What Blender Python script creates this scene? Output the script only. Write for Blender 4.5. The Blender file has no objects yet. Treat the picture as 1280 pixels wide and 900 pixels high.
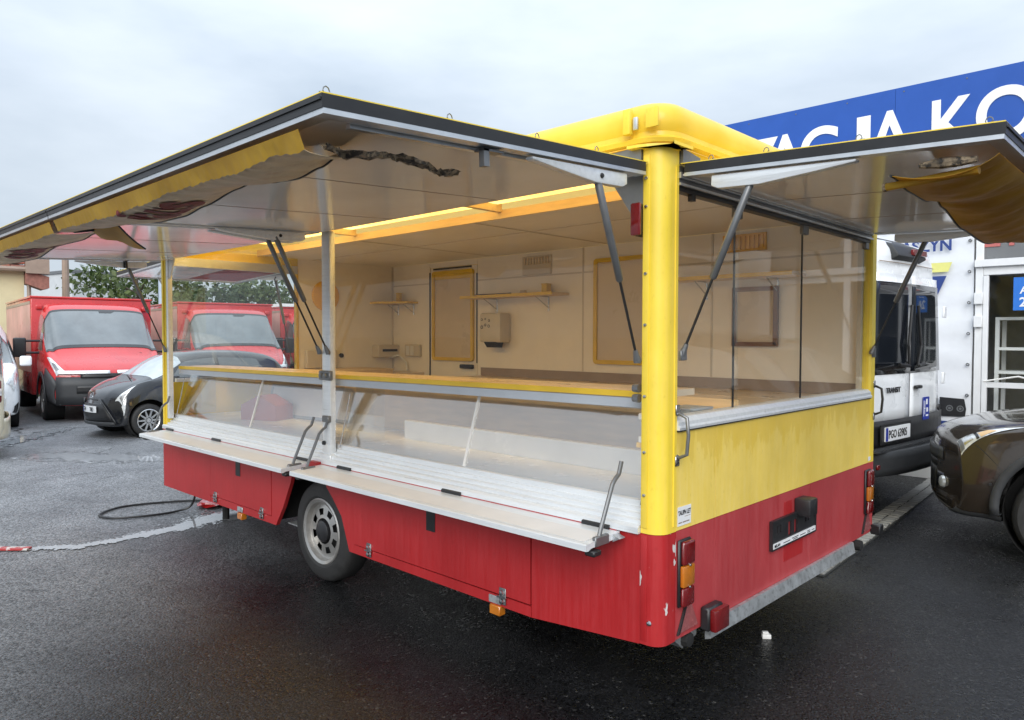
import bpy, bmesh, math, random
from mathutils import Vector, Matrix
R = math.radians
sc = bpy.context.scene
COL = sc.collection
rnd = random.Random(7)

# ------------------------------------------------------------------ camera, sky, sun, exposure
cam_d = bpy.data.cameras.new('camera'); cam = bpy.data.objects.new('camera', cam_d); COL.objects.link(cam)
cam_d.sensor_width = 36.0; cam_d.lens = 25.80; cam_d.clip_start = 0.05; cam_d.clip_end = 2000
right = Vector((0.7214447, 0.6924694, 0.0018909)); up = Vector((-0.0233284, 0.0215753, 0.9994950)); fwd = Vector((-0.6920790, 0.7211245, -0.0317196))
cam.matrix_world = Matrix(((right.x, up.x, -fwd.x, 1.53698), (right.y, up.y, -fwd.y, -2.435), (right.z, up.z, -fwd.z, 1.55325), (0, 0, 0, 1)))
sc.camera = cam
sc.view_settings.view_transform = 'Standard'; sc.view_settings.look = 'None'
sc.view_settings.exposure = 0.8; sc.view_settings.gamma = 1.0; sc.view_settings.use_curve_mapping = False
SUN_EL, SUN_AZ = 30.0, 306.0           # azimuth: where the light comes from, degrees from +X counter-clockwise
world = bpy.data.worlds.new('World'); sc.world = world; world.use_nodes = True
wn, wl = world.node_tree.nodes, world.node_tree.links
for n in list(wn): wn.remove(n)
wo = wn.new('ShaderNodeOutputWorld'); bg = wn.new('ShaderNodeBackground'); bg.inputs['Strength'].default_value = 0.1
sky = wn.new('ShaderNodeTexSky'); sky.sky_type = 'NISHITA'; sky.sun_disc = False
sky.sun_elevation = R(SUN_EL); sky.sun_rotation = R(90 - SUN_AZ); sky.air_density = 1.0; sky.dust_density = 2.0
tc = wn.new('ShaderNodeTexCoord'); sep = wn.new('ShaderNodeSeparateXYZ'); wl.new(tc.outputs['Generated'], sep.inputs[0])
mp = wn.new('ShaderNodeMapping'); mp.inputs['Scale'].default_value = (1, 1, 3.0); wl.new(tc.outputs['Generated'], mp.inputs[0])
nz = wn.new('ShaderNodeTexNoise'); nz.inputs['Scale'].default_value = 2.3; nz.inputs['Detail'].default_value = 6; nz.inputs['Roughness'].default_value = .52
wl.new(mp.outputs[0], nz.inputs['Vector'])
cr = wn.new('ShaderNodeValToRGB'); cr.color_ramp.elements[0].position = .32; cr.color_ramp.elements[0].color = (3.0, 3.5, 4.1, 1)
cr.color_ramp.elements[1].position = .70; cr.color_ramp.elements[1].color = (4.5, 4.95, 5.45, 1)
wl.new(nz.outputs['Fac'], cr.inputs[0])
zp = wn.new('ShaderNodeMath'); zp.operation = 'POWER'; zp.use_clamp = True; wl.new(sep.outputs['Z'], zp.inputs[0]); zp.inputs[1].default_value = 1.8
zr = wn.new('ShaderNodeMath'); zr.operation = 'MULTIPLY_ADD'; wl.new(zp.outputs[0], zr.inputs[0]); zr.inputs[1].default_value = 2.4; zr.inputs[2].default_value = 0.95   # overcast: zenith about three times the horizon
mulc = wn.new('ShaderNodeVectorMath'); mulc.operation = 'SCALE'; wl.new(cr.outputs[0], mulc.inputs[0]); wl.new(zr.outputs[0], mulc.inputs['Scale'])
mix = wn.new('ShaderNodeMix'); mix.data_type = 'RGBA'; mix.inputs['Factor'].default_value = 0.93
wl.new(sky.outputs[0], mix.inputs[6]); wl.new(mulc.outputs[0], mix.inputs[7]); wl.new(mix.outputs[2], bg.inputs['Color']); wl.new(bg.outputs[0], wo.inputs[0])
sd = bpy.data.lights.new('sun', 'SUN'); sd.energy = 1.5; sd.angle = R(45); sd.color = (1, .97, .93)
sun = bpy.data.objects.new('sun', sd); COL.objects.link(sun)
sdir = Vector((math.cos(R(SUN_EL)) * math.cos(R(SUN_AZ)), math.cos(R(SUN_EL)) * math.sin(R(SUN_AZ)), math.sin(R(SUN_EL))))
sun.rotation_euler = sdir.to_track_quat('Z', 'Y').to_euler(); sun.location = sdir * 30
sc.cycles.max_bounces = 10; sc.cycles.transparent_max_bounces = 24; sc.cycles.transmission_bounces = 8
sc.cycles.use_denoising = True; sc.cycles.sample_clamp_indirect = 8.0

# ------------------------------------------------------------------ helpers
class MB:
    """collects shapes; build() links them as ONE mesh object"""
    def __init__(s): s.bm = bmesh.new()
    def poly(s, pts):
        return s.bm.faces.new([s.bm.verts.new(p) for p in pts])
    def box(s, x0, x1, y0, y1, z0, z1, M=None):
        c = [(x0,y0,z0),(x1,y0,z0),(x1,y1,z0),(x0,y1,z0),(x0,y0,z1),(x1,y0,z1),(x1,y1,z1),(x0,y1,z1)]
        v = [s.bm.verts.new((M @ Vector(p)) if M else p) for p in c]
        for f in ((3,2,1,0),(4,5,6,7),(0,1,5,4),(1,2,6,5),(2,3,7,6),(3,0,4,7)): s.bm.faces.new([v[i] for i in f])
        return s
    def prism(s, pts, axis, a0, a1, M=None):
        def P(p, a):
            q = {'x': (a, p[0], p[1]), 'y': (p[0], a, p[1]), 'z': (p[0], p[1], a)}[axis]
            return (M @ Vector(q)) if M else q
        A = [s.bm.verts.new(P(p, a0)) for p in pts]; B = [s.bm.verts.new(P(p, a1)) for p in pts]
        n = len(pts)
        for i in range(n): s.bm.faces.new((A[i], A[(i+1) % n], B[(i+1) % n], B[i]))
        s.bm.faces.new(A[::-1]); s.bm.faces.new(B)
        return s
    def tube(s, path, r, n=8, M=None, caps=True):
        path = [Vector(p) for p in path]
        if M: path = [M @ p for p in path]
        rs = r if isinstance(r, (list, tuple)) else [r] * len(path)
        rings = []; ref = None
        for i, p in enumerate(path):
            a = path[max(i-1, 0)]; b = path[min(i+1, len(path)-1)]
            d = (b - a).normalized()
            if ref is None: ref = d.orthogonal().normalized()
            ref = (ref - d * ref.dot(d)).normalized(); bi = d.cross(ref)
            rings.append([s.bm.verts.new(p + rs[i] * (math.cos(2*math.pi*k/n) * ref + math.sin(2*math.pi*k/n) * bi)) for k in range(n)])
        for i in range(len(rings)-1):
            for k in range(n): s.bm.faces.new((rings[i][k], rings[i][(k+1) % n], rings[i+1][(k+1) % n], rings[i+1][k]))
        if caps: s.bm.faces.new(rings[0][::-1]); s.bm.faces.new(rings[-1])
        return s
    def lathe(s, prof, M, n=24, closed=False):
        """prof [(r,h)], axis = local z of M"""
        rings = []
        for r, h in prof:
            if r < 1e-5: rings.append([s.bm.verts.new(M @ Vector((0, 0, h)))])
            else: rings.append([s.bm.verts.new(M @ Vector((r*math.cos(2*math.pi*k/n), r*math.sin(2*math.pi*k/n), h))) for k in range(n)])
        if closed: rings.append(rings[0])
        for a, b in zip(rings[:-1], rings[1:]):
            for k in range(n):
                f = [a[k % len(a)], a[(k+1) % len(a)], b[(k+1) % len(b)], b[k % len(b)]]
                g = []
                for v in f:
                    if v not in g: g.append(v)
                if len(g) > 2:
                    try: s.bm.faces.new(g)
                    except ValueError: pass
        return s
    def grid(s, P, thick=0.0):
        """P[i][j] points -> sheet, optionally with thickness along its normal"""
        def sheet(Q):
            V = [[s.bm.verts.new(p) for p in row] for row in Q]
            for i in range(len(V)-1):
                for j in range(len(V[0])-1): s.bm.faces.new((V[i][j], V[i+1][j], V[i+1][j+1], V[i][j+1]))
            return V
        V = sheet(P)
        if thick:
            ni, nj = len(P), len(P[0]); Q = []
            for i in range(ni):
                row = []
                for j in range(nj):
                    a = Vector(P[min(i+1, ni-1)][j]) - Vector(P[max(i-1, 0)][j]); b = Vector(P[i][min(j+1, nj-1)]) - Vector(P[i][max(j-1, 0)])
                    row.append(Vector(P[i][j]) - a.cross(b).normalized() * thick)
                Q.append(row)
            U = [[s.bm.verts.new(p) for p in row] for row in Q]
            for i in range(ni-1):
                for j in range(nj-1): s.bm.faces.new((U[i][j], U[i][j+1], U[i+1][j+1], U[i+1][j]))
            for i in range(ni-1):
                s.bm.faces.new((V[i+1][0], V[i][0], U[i][0], U[i+1][0])); s.bm.faces.new((V[i][-1], V[i+1][-1], U[i+1][-1], U[i][-1]))
            for j in range(nj-1):
                s.bm.faces.new((V[0][j], V[0][j+1], U[0][j+1], U[0][j])); s.bm.faces.new((V[-1][j+1], V[-1][j], U[-1][j], U[-1][j+1]))
        return s
    def mesh(s, name, mat, smooth=False, recalc=True):
        bm = s.bm
        if recalc: bmesh.ops.recalc_face_normals(bm, faces=bm.faces)
        if smooth:
            for f in bm.faces: f.smooth = True
            for e in bm.edges:
                if len(e.link_faces) == 2 and e.calc_face_angle(0) > .62: e.smooth = False
        me = bpy.data.meshes.new(name); bm.to_mesh(me); bm.free()
        if mat: me.materials.append(mat)
        return me
    def build(s, name, mat, parent=None, smooth=False, bevel=0, recalc=True, seg=2):
        if bevel:
            bmesh.ops.recalc_face_normals(s.bm, faces=s.bm.faces)
            ed = [e for e in s.bm.edges if len(e.link_faces) == 2 and e.calc_face_angle(0) > .5]
            bmesh.ops.bevel(s.bm, geom=ed, offset=bevel, segments=seg, profile=.5, affect='EDGES', clamp_overlap=True)
            smooth = True
        return link(name, s.mesh(name, mat, smooth, recalc), parent)
def link(name, me, parent=None):
    o = bpy.data.objects.new(name, me); COL.objects.link(o)
    if parent: o.parent = parent
    return o
def thing(name, label, cat, loc=(0,0,0), rz=0.0, group=None):
    o = bpy.data.objects.new(name, None); COL.objects.link(o); o.location = loc; o.rotation_euler = (0, 0, rz); o.empty_display_size = .2
    return tag(o, label, cat, group)
def tag(o, label, cat, group=None):
    o['label'] = label; o['category'] = cat
    if group: o['group'] = group
    return o
def struct(o, kind='structure'):
    o['kind'] = kind; return o
def copy_tree(o, parent=None):
    c = o.copy(); COL.objects.link(c); c.parent = parent
    for ch in list(o.children): copy_tree(ch, c)
    return c
def bx(name, mat, parent, x0, x1, y0, y1, z0, z1, bevel=0, seg=1):
    return MB().box(x0, x1, y0, y1, z0, z1).build(name, mat, parent, bevel=bevel, seg=seg)
def text(name, s, size, M, mat, parent, extrude=.001, offset=0.0, ax='LEFT', xs=1.0, res=3):
    cu = bpy.data.curves.new(name, 'FONT'); cu.body = s; cu.size = size; cu.extrude = extrude; cu.offset = offset * size; cu.align_x = ax; cu.resolution_u = res
    t = bpy.data.objects.new(name + '_tmp', cu); COL.objects.link(t)
    me = bpy.data.meshes.new_from_object(t.evaluated_get(bpy.context.evaluated_depsgraph_get())); me.name = name
    bpy.data.objects.remove(t); bpy.data.curves.remove(cu)
    me.transform(M @ Matrix.Diagonal((xs, 1, 1, 1))); me.materials.clear(); me.materials.append(mat)
    return link(name, me, parent)
def frame(xa, ya, o):
    """matrix with local x = xa, local y = ya, origin o"""
    xa = Vector(xa).normalized(); za = xa.cross(Vector(ya)).normalized(); ya = za.cross(xa)
    return Matrix(((xa.x, ya.x, za.x, o[0]), (xa.y, ya.y, za.y, o[1]), (xa.z, ya.z, za.z, o[2]), (0, 0, 0, 1)))

# ------------------------------------------------------------------ materials
def nodes(name):
    m = bpy.data.materials.new(name); m.use_nodes = True; nt = m.node_tree
    return m, nt.nodes, nt.links, nt.nodes['Principled BSDF']
def pm(name, col, rough=.5, metal=0.0, var=.12, scale=6.0, stretch=(1,1,1), bump=0.0, bscale=80.0, coat=0.0, col2=None, c2pos=(.55,.7), spec=.5, rvar=.12):
    m, n, l, b = nodes(name)
    t = n.new('ShaderNodeTexCoord'); mp = n.new('ShaderNodeMapping'); mp.inputs['Scale'].default_value = stretch; l.new(t.outputs['Object'], mp.inputs[0])
    nz = n.new('ShaderNodeTexNoise'); nz.inputs['Scale'].default_value = scale; nz.inputs['Detail'].default_value = 7; nz.inputs['Roughness'].default_value = .6
    l.new(mp.outputs[0], nz.inputs['Vector'])
    cr = n.new('ShaderNodeValToRGB'); e = cr.color_ramp.elements
    e[0].position = .3; e[0].color = tuple(c*(1-var) for c in col) + (1,); e[1].position = .7; e[1].color = tuple(min(1, c*(1+var)) for c in col) + (1,)
    l.new(nz.outputs['Fac'], cr.inputs[0]); out = cr.outputs[0]
    if col2:
        n2 = n.new('ShaderNodeTexNoise'); n2.inputs['Scale'].default_value = scale*2.1; n2.inputs['Detail'].default_value = 8; n2.inputs['Roughness'].default_value = .68
        l.new(mp.outputs[0], n2.inputs['Vector'])
        r2 = n.new('ShaderNodeMapRange'); r2.inputs['From Min'].default_value = c2pos[0]; r2.inputs['From Max'].default_value = c2pos[1]; l.new(n2.outputs['Fac'], r2.inputs['Value'])
        mx = n.new('ShaderNodeMix'); mx.data_type = 'RGBA'; l.new(r2.outputs[0], mx.inputs['Factor']); l.new(out, mx.inputs[6]); mx.inputs[7].default_value = tuple(col2) + (1,); out = mx.outputs[2]
    l.new(out, b.inputs['Base Color'])
    rr = n.new('ShaderNodeMapRange'); rr.inputs['To Min'].default_value = max(.02, rough - rvar); rr.inputs['To Max'].default_value = min(1, rough + rvar)
    l.new(nz.outputs['Fac'], rr.inputs['Value']); l.new(rr.outputs[0], b.inputs['Roughness'])
    b.inputs['Metallic'].default_value = metal; b.inputs['Coat Weight'].default_value = coat; b.inputs['Coat Roughness'].default_value = .06; b.inputs['Specular IOR Level'].default_value = spec
    if bump:
        nb = n.new('ShaderNodeTexNoise'); nb.inputs['Scale'].default_value = bscale; nb.inputs['Detail'].default_value = 4; l.new(t.outputs['Object'], nb.inputs['Vector'])
        bp = n.new('ShaderNodeBump'); bp.inputs['Strength'].default_value = bump; bp.inputs['Distance'].default_value = .01; l.new(nb.outputs['Fac'], bp.inputs['Height']); l.new(bp.outputs[0], b.inputs['Normal'])
    return m
def glass(name, tint=(.96,.97,.965), refl=1.0, rough=.02, f0=.04, slope=.9):
    m = bpy.data.materials.new(name); m.use_nodes = True; n, l = m.node_tree.nodes, m.node_tree.links
    n.remove(n['Principled BSDF']); o = n['Material Output']
    tr = n.new('ShaderNodeBsdfTransparent'); tr.inputs[0].default_value = tint + (1,)
    gl = n.new('ShaderNodeBsdfGlossy'); gl.inputs['Roughness'].default_value = rough; gl.inputs[0].default_value = (refl, refl, refl, 1)
    lw = n.new('ShaderNodeLayerWeight'); pw = n.new('ShaderNodeMath'); pw.operation = 'POWER'; l.new(lw.outputs['Facing'], pw.inputs[0]); pw.inputs[1].default_value = 5
    lw.inputs['Blend'].default_value = .5; fr = n.new('ShaderNodeMath'); fr.operation = 'MULTIPLY_ADD'; l.new(pw.outputs[0], fr.inputs[0]); fr.inputs[1].default_value = slope; fr.inputs[2].default_value = f0
    t = n.new('ShaderNodeTexCoord'); nz = n.new('ShaderNodeTexNoise'); nz.inputs['Scale'].default_value = 1.2; nz.inputs['Detail'].default_value = 2
    l.new(t.outputs['Object'], nz.inputs['Vector']); bp = n.new('ShaderNodeBump'); bp.inputs['Strength'].default_value = .015; bp.inputs['Distance'].default_value = .004
    l.new(nz.outputs['Fac'], bp.inputs['Height']); l.new(bp.outputs[0], gl.inputs['Normal'])
    mx = n.new('ShaderNodeMixShader'); l.new(fr.outputs[0], mx.inputs[0]); l.new(tr.outputs[0], mx.inputs[1]); l.new(gl.outputs[0], mx.inputs[2]); l.new(mx.outputs[0], o.inputs[0])
    return m
def streaky(name, col, faded, chip=None, rough=.35, top=None):
    """old paint: vertical rain streaks, blotches, optional chips and a wet stained zone under height `top`"""
    m, n, l, b = nodes(name)
    t = n.new('ShaderNodeTexCoord')
    def noise(scale, st, det=6, ro=.6):
        mp = n.new('ShaderNodeMapping'); mp.inputs['Scale'].default_value = st; l.new(t.outputs['Object'], mp.inputs[0])
        z = n.new('ShaderNodeTexNoise'); z.inputs['Scale'].default_value = scale; z.inputs['Detail'].default_value = det; z.inputs['Roughness'].default_value = ro
        l.new(mp.outputs[0], z.inputs['Vector']); return z.outputs['Fac']
    def ramp(src, a, c):
        r = n.new('ShaderNodeMapRange'); r.inputs['From Min'].default_value = a; r.inputs['From Max'].default_value = c; l.new(src, r.inputs['Value']); return r.outputs[0]
    def mixc(f, a, c):
        x = n.new('ShaderNodeMix'); x.data_type = 'RGBA'; l.new(f, x.inputs['Factor'])
        if isinstance(a, tuple): x.inputs[6].default_value = a + (1,)
        else: l.new(a, x.inputs[6])
        x.inputs[7].default_value = c + (1,); return x.outputs[2]
    st = noise(9, (5, 5, .35)); bl = noise(2.2, (1, 1, .8)); fine = noise(60, (1, 1, .5), 3)
    c = mixc(ramp(st, .36, .80), col, faded)
    ad = n.new('ShaderNodeMath'); ad.operation = 'MULTIPLY'; l.new(ramp(bl, .42, .68), ad.inputs[0]); ad.inputs[1].default_value = .55
    c = mixc(ad.outputs[0], c, tuple(x*.72 for x in col))
    ad = n.new('ShaderNodeMath'); ad.operation = 'MULTIPLY'; l.new(ramp(fine, .6, .75), ad.inputs[0]); ad.inputs[1].default_value = .25
    c = mixc(ad.outputs[0], c, tuple(x*.55 for x in col))
    if top:
        s = n.new('ShaderNodeSeparateXYZ'); l.new(t.outputs['Object'], s.inputs[0])
        w = noise(4.5, (1, 2.2, .5), 6, .65)
        a = n.new('ShaderNodeMath'); a.operation = 'MULTIPLY_ADD'; l.new(w, a.inputs[0]); a.inputs[1].default_value = .75; l.new(s.outputs['Z'], a.inputs[2])
        f = ramp(a.outputs[0], top, top + .02)
        k = n.new('ShaderNodeMath'); k.operation = 'MULTIPLY'; l.new(f, k.inputs[0]); k.inputs[1].default_value = .42
        c = mixc(k.outputs[0], c, (col[0]*.80, col[1]*.72, col[2]*.2))
    if chip:
        c = mixc(ramp(noise(13, (1, 1, .55), 3, .5), chip, chip + .012), c, (.62, .6, .58))
    l.new(c, b.inputs['Base Color'])
    rr = n.new('ShaderNodeMapRange'); rr.inputs['To Min'].default_value = rough - .12; rr.inputs['To Max'].default_value = rough + .25; l.new(st, rr.inputs['Value']); l.new(rr.outputs[0], b.inputs['Roughness'])
    bp = n.new('ShaderNodeBump'); bp.inputs['Strength'].default_value = .12; bp.inputs['Distance'].default_value = .004; l.new(fine, bp.inputs['Height']); l.new(bp.outputs[0], b.inputs['Normal'])
    return m
YEL = (.88, .65, .05); RED = (.39, .015, .017)
m_yel = streaky('yellow_paint', YEL, (.87, .63, .10)); m_yelrear = streaky('yellow_paint_stained', (.88, .64, .11), (.89, .69, .22), top=1.44)
m_red = streaky('red_paint', RED, (.43, .030, .034)); m_redchip = streaky('red_paint_chipped', RED, (.43, .030, .034), chip=.60)
m_redrear = streaky('red_paint_faded', (.43, .045, .05), (.47, .08, .085))
m_alu = pm('aluminium', (.62, .64, .66), .38, .85, .10, 9, (1, 1, 1), bump=.03); m_alu_w = pm('white_aluminium', (.74, .77, .79), .32, .25, .08, 14, (.2, 3, 3), bump=.03, col2=(.42, .42, .40), c2pos=(.60, .78))
m_alu_d = pm('dark_aluminium', (.20, .205, .21), .4, .6, .15, 8); m_zinc = pm('zinc_strip', (.52, .54, .55), .45, .7, .2, 16, col2=(.30, .31, .31), c2pos=(.5, .66))
m_black = pm('black_rubber', (.014, .014, .015), .42, 0, .3, 12); m_blackp = pm('black_plastic', (.02, .02, .022), .38, 0, .2, 20)
m_strut = pm('strut_grey', (.17, .175, .18), .35, .5, .1, 20); m_chrome = pm('steel', (.55, .55, .55), .25, 1, .1, 30)
m_cream = pm('cream_wall', (.86, .79, .68), .38, 0, .05, 3, bump=.05, bscale=60, col2=(.76, .67, .54), c2pos=(.6, .85)); m_ceil = pm('ceiling_sheet', (.84, .79, .72), .35, 0, .05, 3)
m_count = pm('counter_laminate', (.68, .55, .41), .3, 0, .08, 5); m_wood = pm('pale_wood', (.72, .53, .30), .45, 0, .12, 4, (1, 8, 8)); m_ylam = pm('yellow_edging', (.70, .46, .03), .35, 0, .1, 5)
m_greyface = pm('bluegrey_laminate', (.42, .46, .51), .35, 0, .06, 6); m_deck = pm('display_deck', (.80, .80, .79), .25, 0, .08, 4); m_brown = pm('brown_trim', (.20, .10, .05), .45, 0, .1, 8)
m_upst = pm('taupe_upstand', (.30, .23, .18), .4, 0, .1, 6); m_white = pm('white_plastic', (.74, .73, .70), .4, 0, .05, 8); m_ivory = pm('ivory_plastic', (.62, .55, .44), .4, 0, .05, 8)
m_under = pm('flap_panel', (.86, .83, .79), .14, 0, .05, 2.2, coat=.45, rvar=.05, bump=.03, bscale=3)
m_glass = glass('clear_glass', f0=.016, slope=.45); m_glassc = glass('case_glass', (.95, .96, .965), 1.0, .03, .16)
m_tyre = pm('tyre_rubber', (.022, .022, .022), .7, 0, .25, 20, bump=.2, bscale=60); m_rim = pm('steel_rim', (.45, .44, .42), .35, .75, .12, 12, col2=(.2, .18, .15), c2pos=(.62, .8)); m_rimal = pm('alloy_rim', (.66, .67, .68), .25, .8, .06, 10)
m_dark = pm('dark_underside', (.012, .012, .012), .8, 0, .3, 6); m_redlens = pm('red_lens', (.15, .005, .006), .14, 0, .1, 30, coat=.8, rvar=.04); m_orlens = pm('amber_lens', (.48, .15, .01), .14, 0, .1, 30, coat=.8, rvar=.04)
m_reflect = pm('red_reflector', (.30, .09, .09), .25, 0, .2, 60, coat=.5); m_txtb = pm('black_print', (.012, .012, .014), .5, 0, .1, 10); m_txtw = pm('white_print', (.78, .79, .80), .5, 0, .04, 10)
m_txtr = pm('dark_red_print', (.19, .022, .022), .6, 0, .2, 14)
def grp_material():
    m, n, l, b = nodes('translucent_yellow_shell'); b.inputs['Base Color'].default_value = YEL + (1,); b.inputs['Roughness'].default_value = .3
    t = n.new('ShaderNodeTexCoord'); nz = n.new('ShaderNodeTexNoise'); nz.inputs['Scale'].default_value = 5; nz.inputs['Detail'].default_value = 6; l.new(t.outputs['Object'], nz.inputs['Vector'])
    cr = n.new('ShaderNodeValToRGB'); cr.color_ramp.elements[0].position = .35; cr.color_ramp.elements[0].color = (.80, .59, .04, 1); cr.color_ramp.elements[1].position = .7; cr.color_ramp.elements[1].color = (.88, .69, .10, 1)
    l.new(nz.outputs['Fac'], cr.inputs[0]); l.new(cr.outputs[0], b.inputs['Base Color'])
    tr = n.new('ShaderNodeBsdfTranslucent'); tr.inputs[0].default_value = (1.0, .76, .30, 1)
    mx = n.new('ShaderNodeMixShader'); mx.inputs[0].default_value = .25; l.new(b.outputs[0], mx.inputs[1]); l.new(tr.outputs[0], mx.inputs[2]); l.new(mx.outputs[0], n['Material Output'].inputs[0])
    return m
m_grp = grp_material()
def fabric_material():
    m, n, l, b = nodes('awning_fabric'); b.inputs['Roughness'].default_value = .42
    t = n.new('ShaderNodeTexCoord'); nz = n.new('ShaderNodeTexNoise'); nz.inputs['Scale'].default_value = 6; nz.inputs['Detail'].default_value = 5; l.new(t.outputs['Object'], nz.inputs['Vector'])
    cr = n.new('ShaderNodeValToRGB'); e = cr.color_ramp.elements; e[0].position = .3; e[0].color = (.40, .25, .03, 1); e[1].position = .72; e[1].color = (.66, .46, .06, 1)
    l.new(nz.outputs['Fac'], cr.inputs[0]); l.new(cr.outputs[0], b.inputs['Base Color'])
    bp = n.new('ShaderNodeBump'); bp.inputs['Strength'].default_value = .5; bp.inputs['Distance'].default_value = .02; l.new(nz.outputs['Fac'], bp.inputs['Height']); l.new(bp.outputs[0], b.inputs['Normal'])
    tr = n.new('ShaderNodeBsdfTranslucent'); tr.inputs[0].default_value = (.80, .50, .07, 1)
    mx = n.new('ShaderNodeMixShader'); mx.inputs[0].default_value = .5; l.new(b.outputs[0], mx.inputs[1]); l.new(tr.outputs[0], mx.inputs[2]); l.new(mx.outputs[0], n['Material Output'].inputs[0])
    return m
m_fab = fabric_material()
m_fabp = pm('awning_print_side', (.58, .46, .29), .42, 0, .3, 7, bump=.6, bscale=14, col2=(.50, .33, .18), c2pos=(.54, .68))
def asphalt_material():
    m, n, l, b = nodes('wet_asphalt')
    t = n.new('ShaderNodeTexCoord')
    def noise(scale, det=5, ro=.6, src=None):
        z = n.new('ShaderNodeTexNoise'); z.inputs['Scale'].default_value = scale; z.inputs['Detail'].default_value = det; z.inputs['Roughness'].default_value = ro; l.new(src or t.outputs['Object'], z.inputs['Vector']); return z.outputs['Fac']
    def rng(src, a, c, d, e):
        r = n.new('ShaderNodeMapRange'); r.inputs['From Min'].default_value = a; r.inputs['From Max'].default_value = c; r.inputs['To Min'].default_value = d; r.inputs['To Max'].default_value = e; l.new(src, r.inputs['Value']); return r.outputs[0]
    big = noise(.35, 5); mid = noise(2.1, 6)
    vo = n.new('ShaderNodeTexVoronoi'); vo.inputs['Scale'].default_value = 95; l.new(t.outputs['Object'], vo.inputs['Vector'])
    cr = n.new('ShaderNodeValToRGB'); e = cr.color_ramp.elements; e[0].position = .3; e[0].color = (.004, .004, .0045, 1); e[1].position = .75; e[1].color = (.012, .012, .013, 1); l.new(mid, cr.inputs[0])
    # pale stones showing in the surface
    sp = n.new('ShaderNodeSeparateColor'); l.new(vo.outputs['Color'], sp.inputs[0])
    st = rng(sp.outputs[0], .965, .985, 0, .7); mx = n.new('ShaderNodeMix'); mx.data_type = 'RGBA'; l.new(st, mx.inputs['Factor']); l.new(cr.outputs[0], mx.inputs[6]); mx.inputs[7].default_value = (.06, .058, .055, 1)
    # cracks
    wv = n.new('ShaderNodeMapping'); l.new(t.outputs['Object'], wv.inputs[0]); dn = n.new('ShaderNodeTexNoise'); dn.inputs['Scale'].default_value = 1.6; dn.inputs['Detail'].default_value = 5; l.new(t.outputs['Object'], dn.inputs['Vector'])
    av = n.new('ShaderNodeVectorMath'); av.operation = 'MULTIPLY_ADD'; l.new(dn.outputs['Color'], av.inputs[0]); av.inputs[1].default_value = (.9, .9, 0); l.new(wv.outputs[0], av.inputs[2])
    vc = n.new('ShaderNodeTexVoronoi'); vc.feature = 'DISTANCE_TO_EDGE'; vc.inputs['Scale'].default_value = .42; l.new(av.outputs[0], vc.inputs['Vector'])
    ck = rng(vc.outputs['Distance'], .004, .010, 1, 0); ckm = rng(noise(.5, 3), .52, .6, 0, 1); cm = n.new('ShaderNodeMath'); cm.operation = 'MULTIPLY'; l.new(ck, cm.inputs[0]); l.new(ckm, cm.inputs[1])
    m2 = n.new('ShaderNodeMix'); m2.data_type = 'RGBA'; l.new(cm.outputs[0], m2.inputs['Factor']); l.new(mx.outputs[2], m2.inputs[6]); m2.inputs[7].default_value = (.005, .005, .005, 1)
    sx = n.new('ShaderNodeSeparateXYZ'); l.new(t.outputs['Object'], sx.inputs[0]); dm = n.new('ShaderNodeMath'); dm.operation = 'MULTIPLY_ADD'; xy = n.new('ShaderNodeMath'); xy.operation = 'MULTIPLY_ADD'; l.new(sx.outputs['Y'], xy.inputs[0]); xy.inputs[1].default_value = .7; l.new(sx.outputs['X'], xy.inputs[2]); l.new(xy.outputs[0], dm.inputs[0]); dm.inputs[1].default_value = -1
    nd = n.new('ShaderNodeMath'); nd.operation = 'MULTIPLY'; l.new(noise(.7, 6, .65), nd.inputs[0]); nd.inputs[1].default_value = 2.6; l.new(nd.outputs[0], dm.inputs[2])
    sheen = rng(dm.outputs[0], 3.9, 6.6, 0, 1); sheen_col = n.new('ShaderNodeValToRGB'); sheen_col.color_ramp.elements[0].position = .32; sheen_col.color_ramp.elements[0].color = (.10, .103, .110, 1); sheen_col.color_ramp.elements[1].position = .7; sheen_col.color_ramp.elements[1].color = (.205, .21, .22, 1); l.new(noise(1.3, 8, .7), sheen_col.inputs[0])  # sky sheen on the open left yard, painted as paler asphalt colour
    m3 = n.new('ShaderNodeMix'); m3.data_type = 'RGBA'; l.new(sheen, m3.inputs['Factor']); l.new(mx.outputs[2], m3.inputs[6]); l.new(sheen_col.outputs[0], m3.inputs[7]); l.new(m3.outputs[2], m2.inputs[6])
    ag = n.new('ShaderNodeVectorMath'); ag.operation = 'SCALE'; l.new(m2.outputs[2], ag.inputs[0]); gm = n.new('ShaderNodeMath'); gm.operation = 'MULTIPLY_ADD'; l.new(sp.outputs[1], gm.inputs[0]); gm.inputs[1].default_value = 1.5; gm.inputs[2].default_value = .28; l.new(gm.outputs[0], ag.inputs['Scale'])
    l.new(ag.outputs[0], b.inputs['Base Color'])
    rr = n.new('ShaderNodeMath'); rr.operation = 'ADD'; l.new(rng(big, .35, .65, -.05, .07), rr.inputs[0]); l.new(rng(mid, .3, .7, .28, .46), rr.inputs[1]); ra = n.new('ShaderNodeMath'); ra.operation = 'MULTIPLY_ADD'; l.new(sheen, ra.inputs[0]); ra.inputs[1].default_value = .16; l.new(rr.outputs[0], ra.inputs[2]); rb = n.new('ShaderNodeMath'); rb.operation = 'ADD'; l.new(ra.outputs[0], rb.inputs[0]); l.new(rng(sp.outputs[2], 0, 1, -.14, .14), rb.inputs[1]); l.new(rb.outputs[0], b.inputs['Roughness'])
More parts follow.
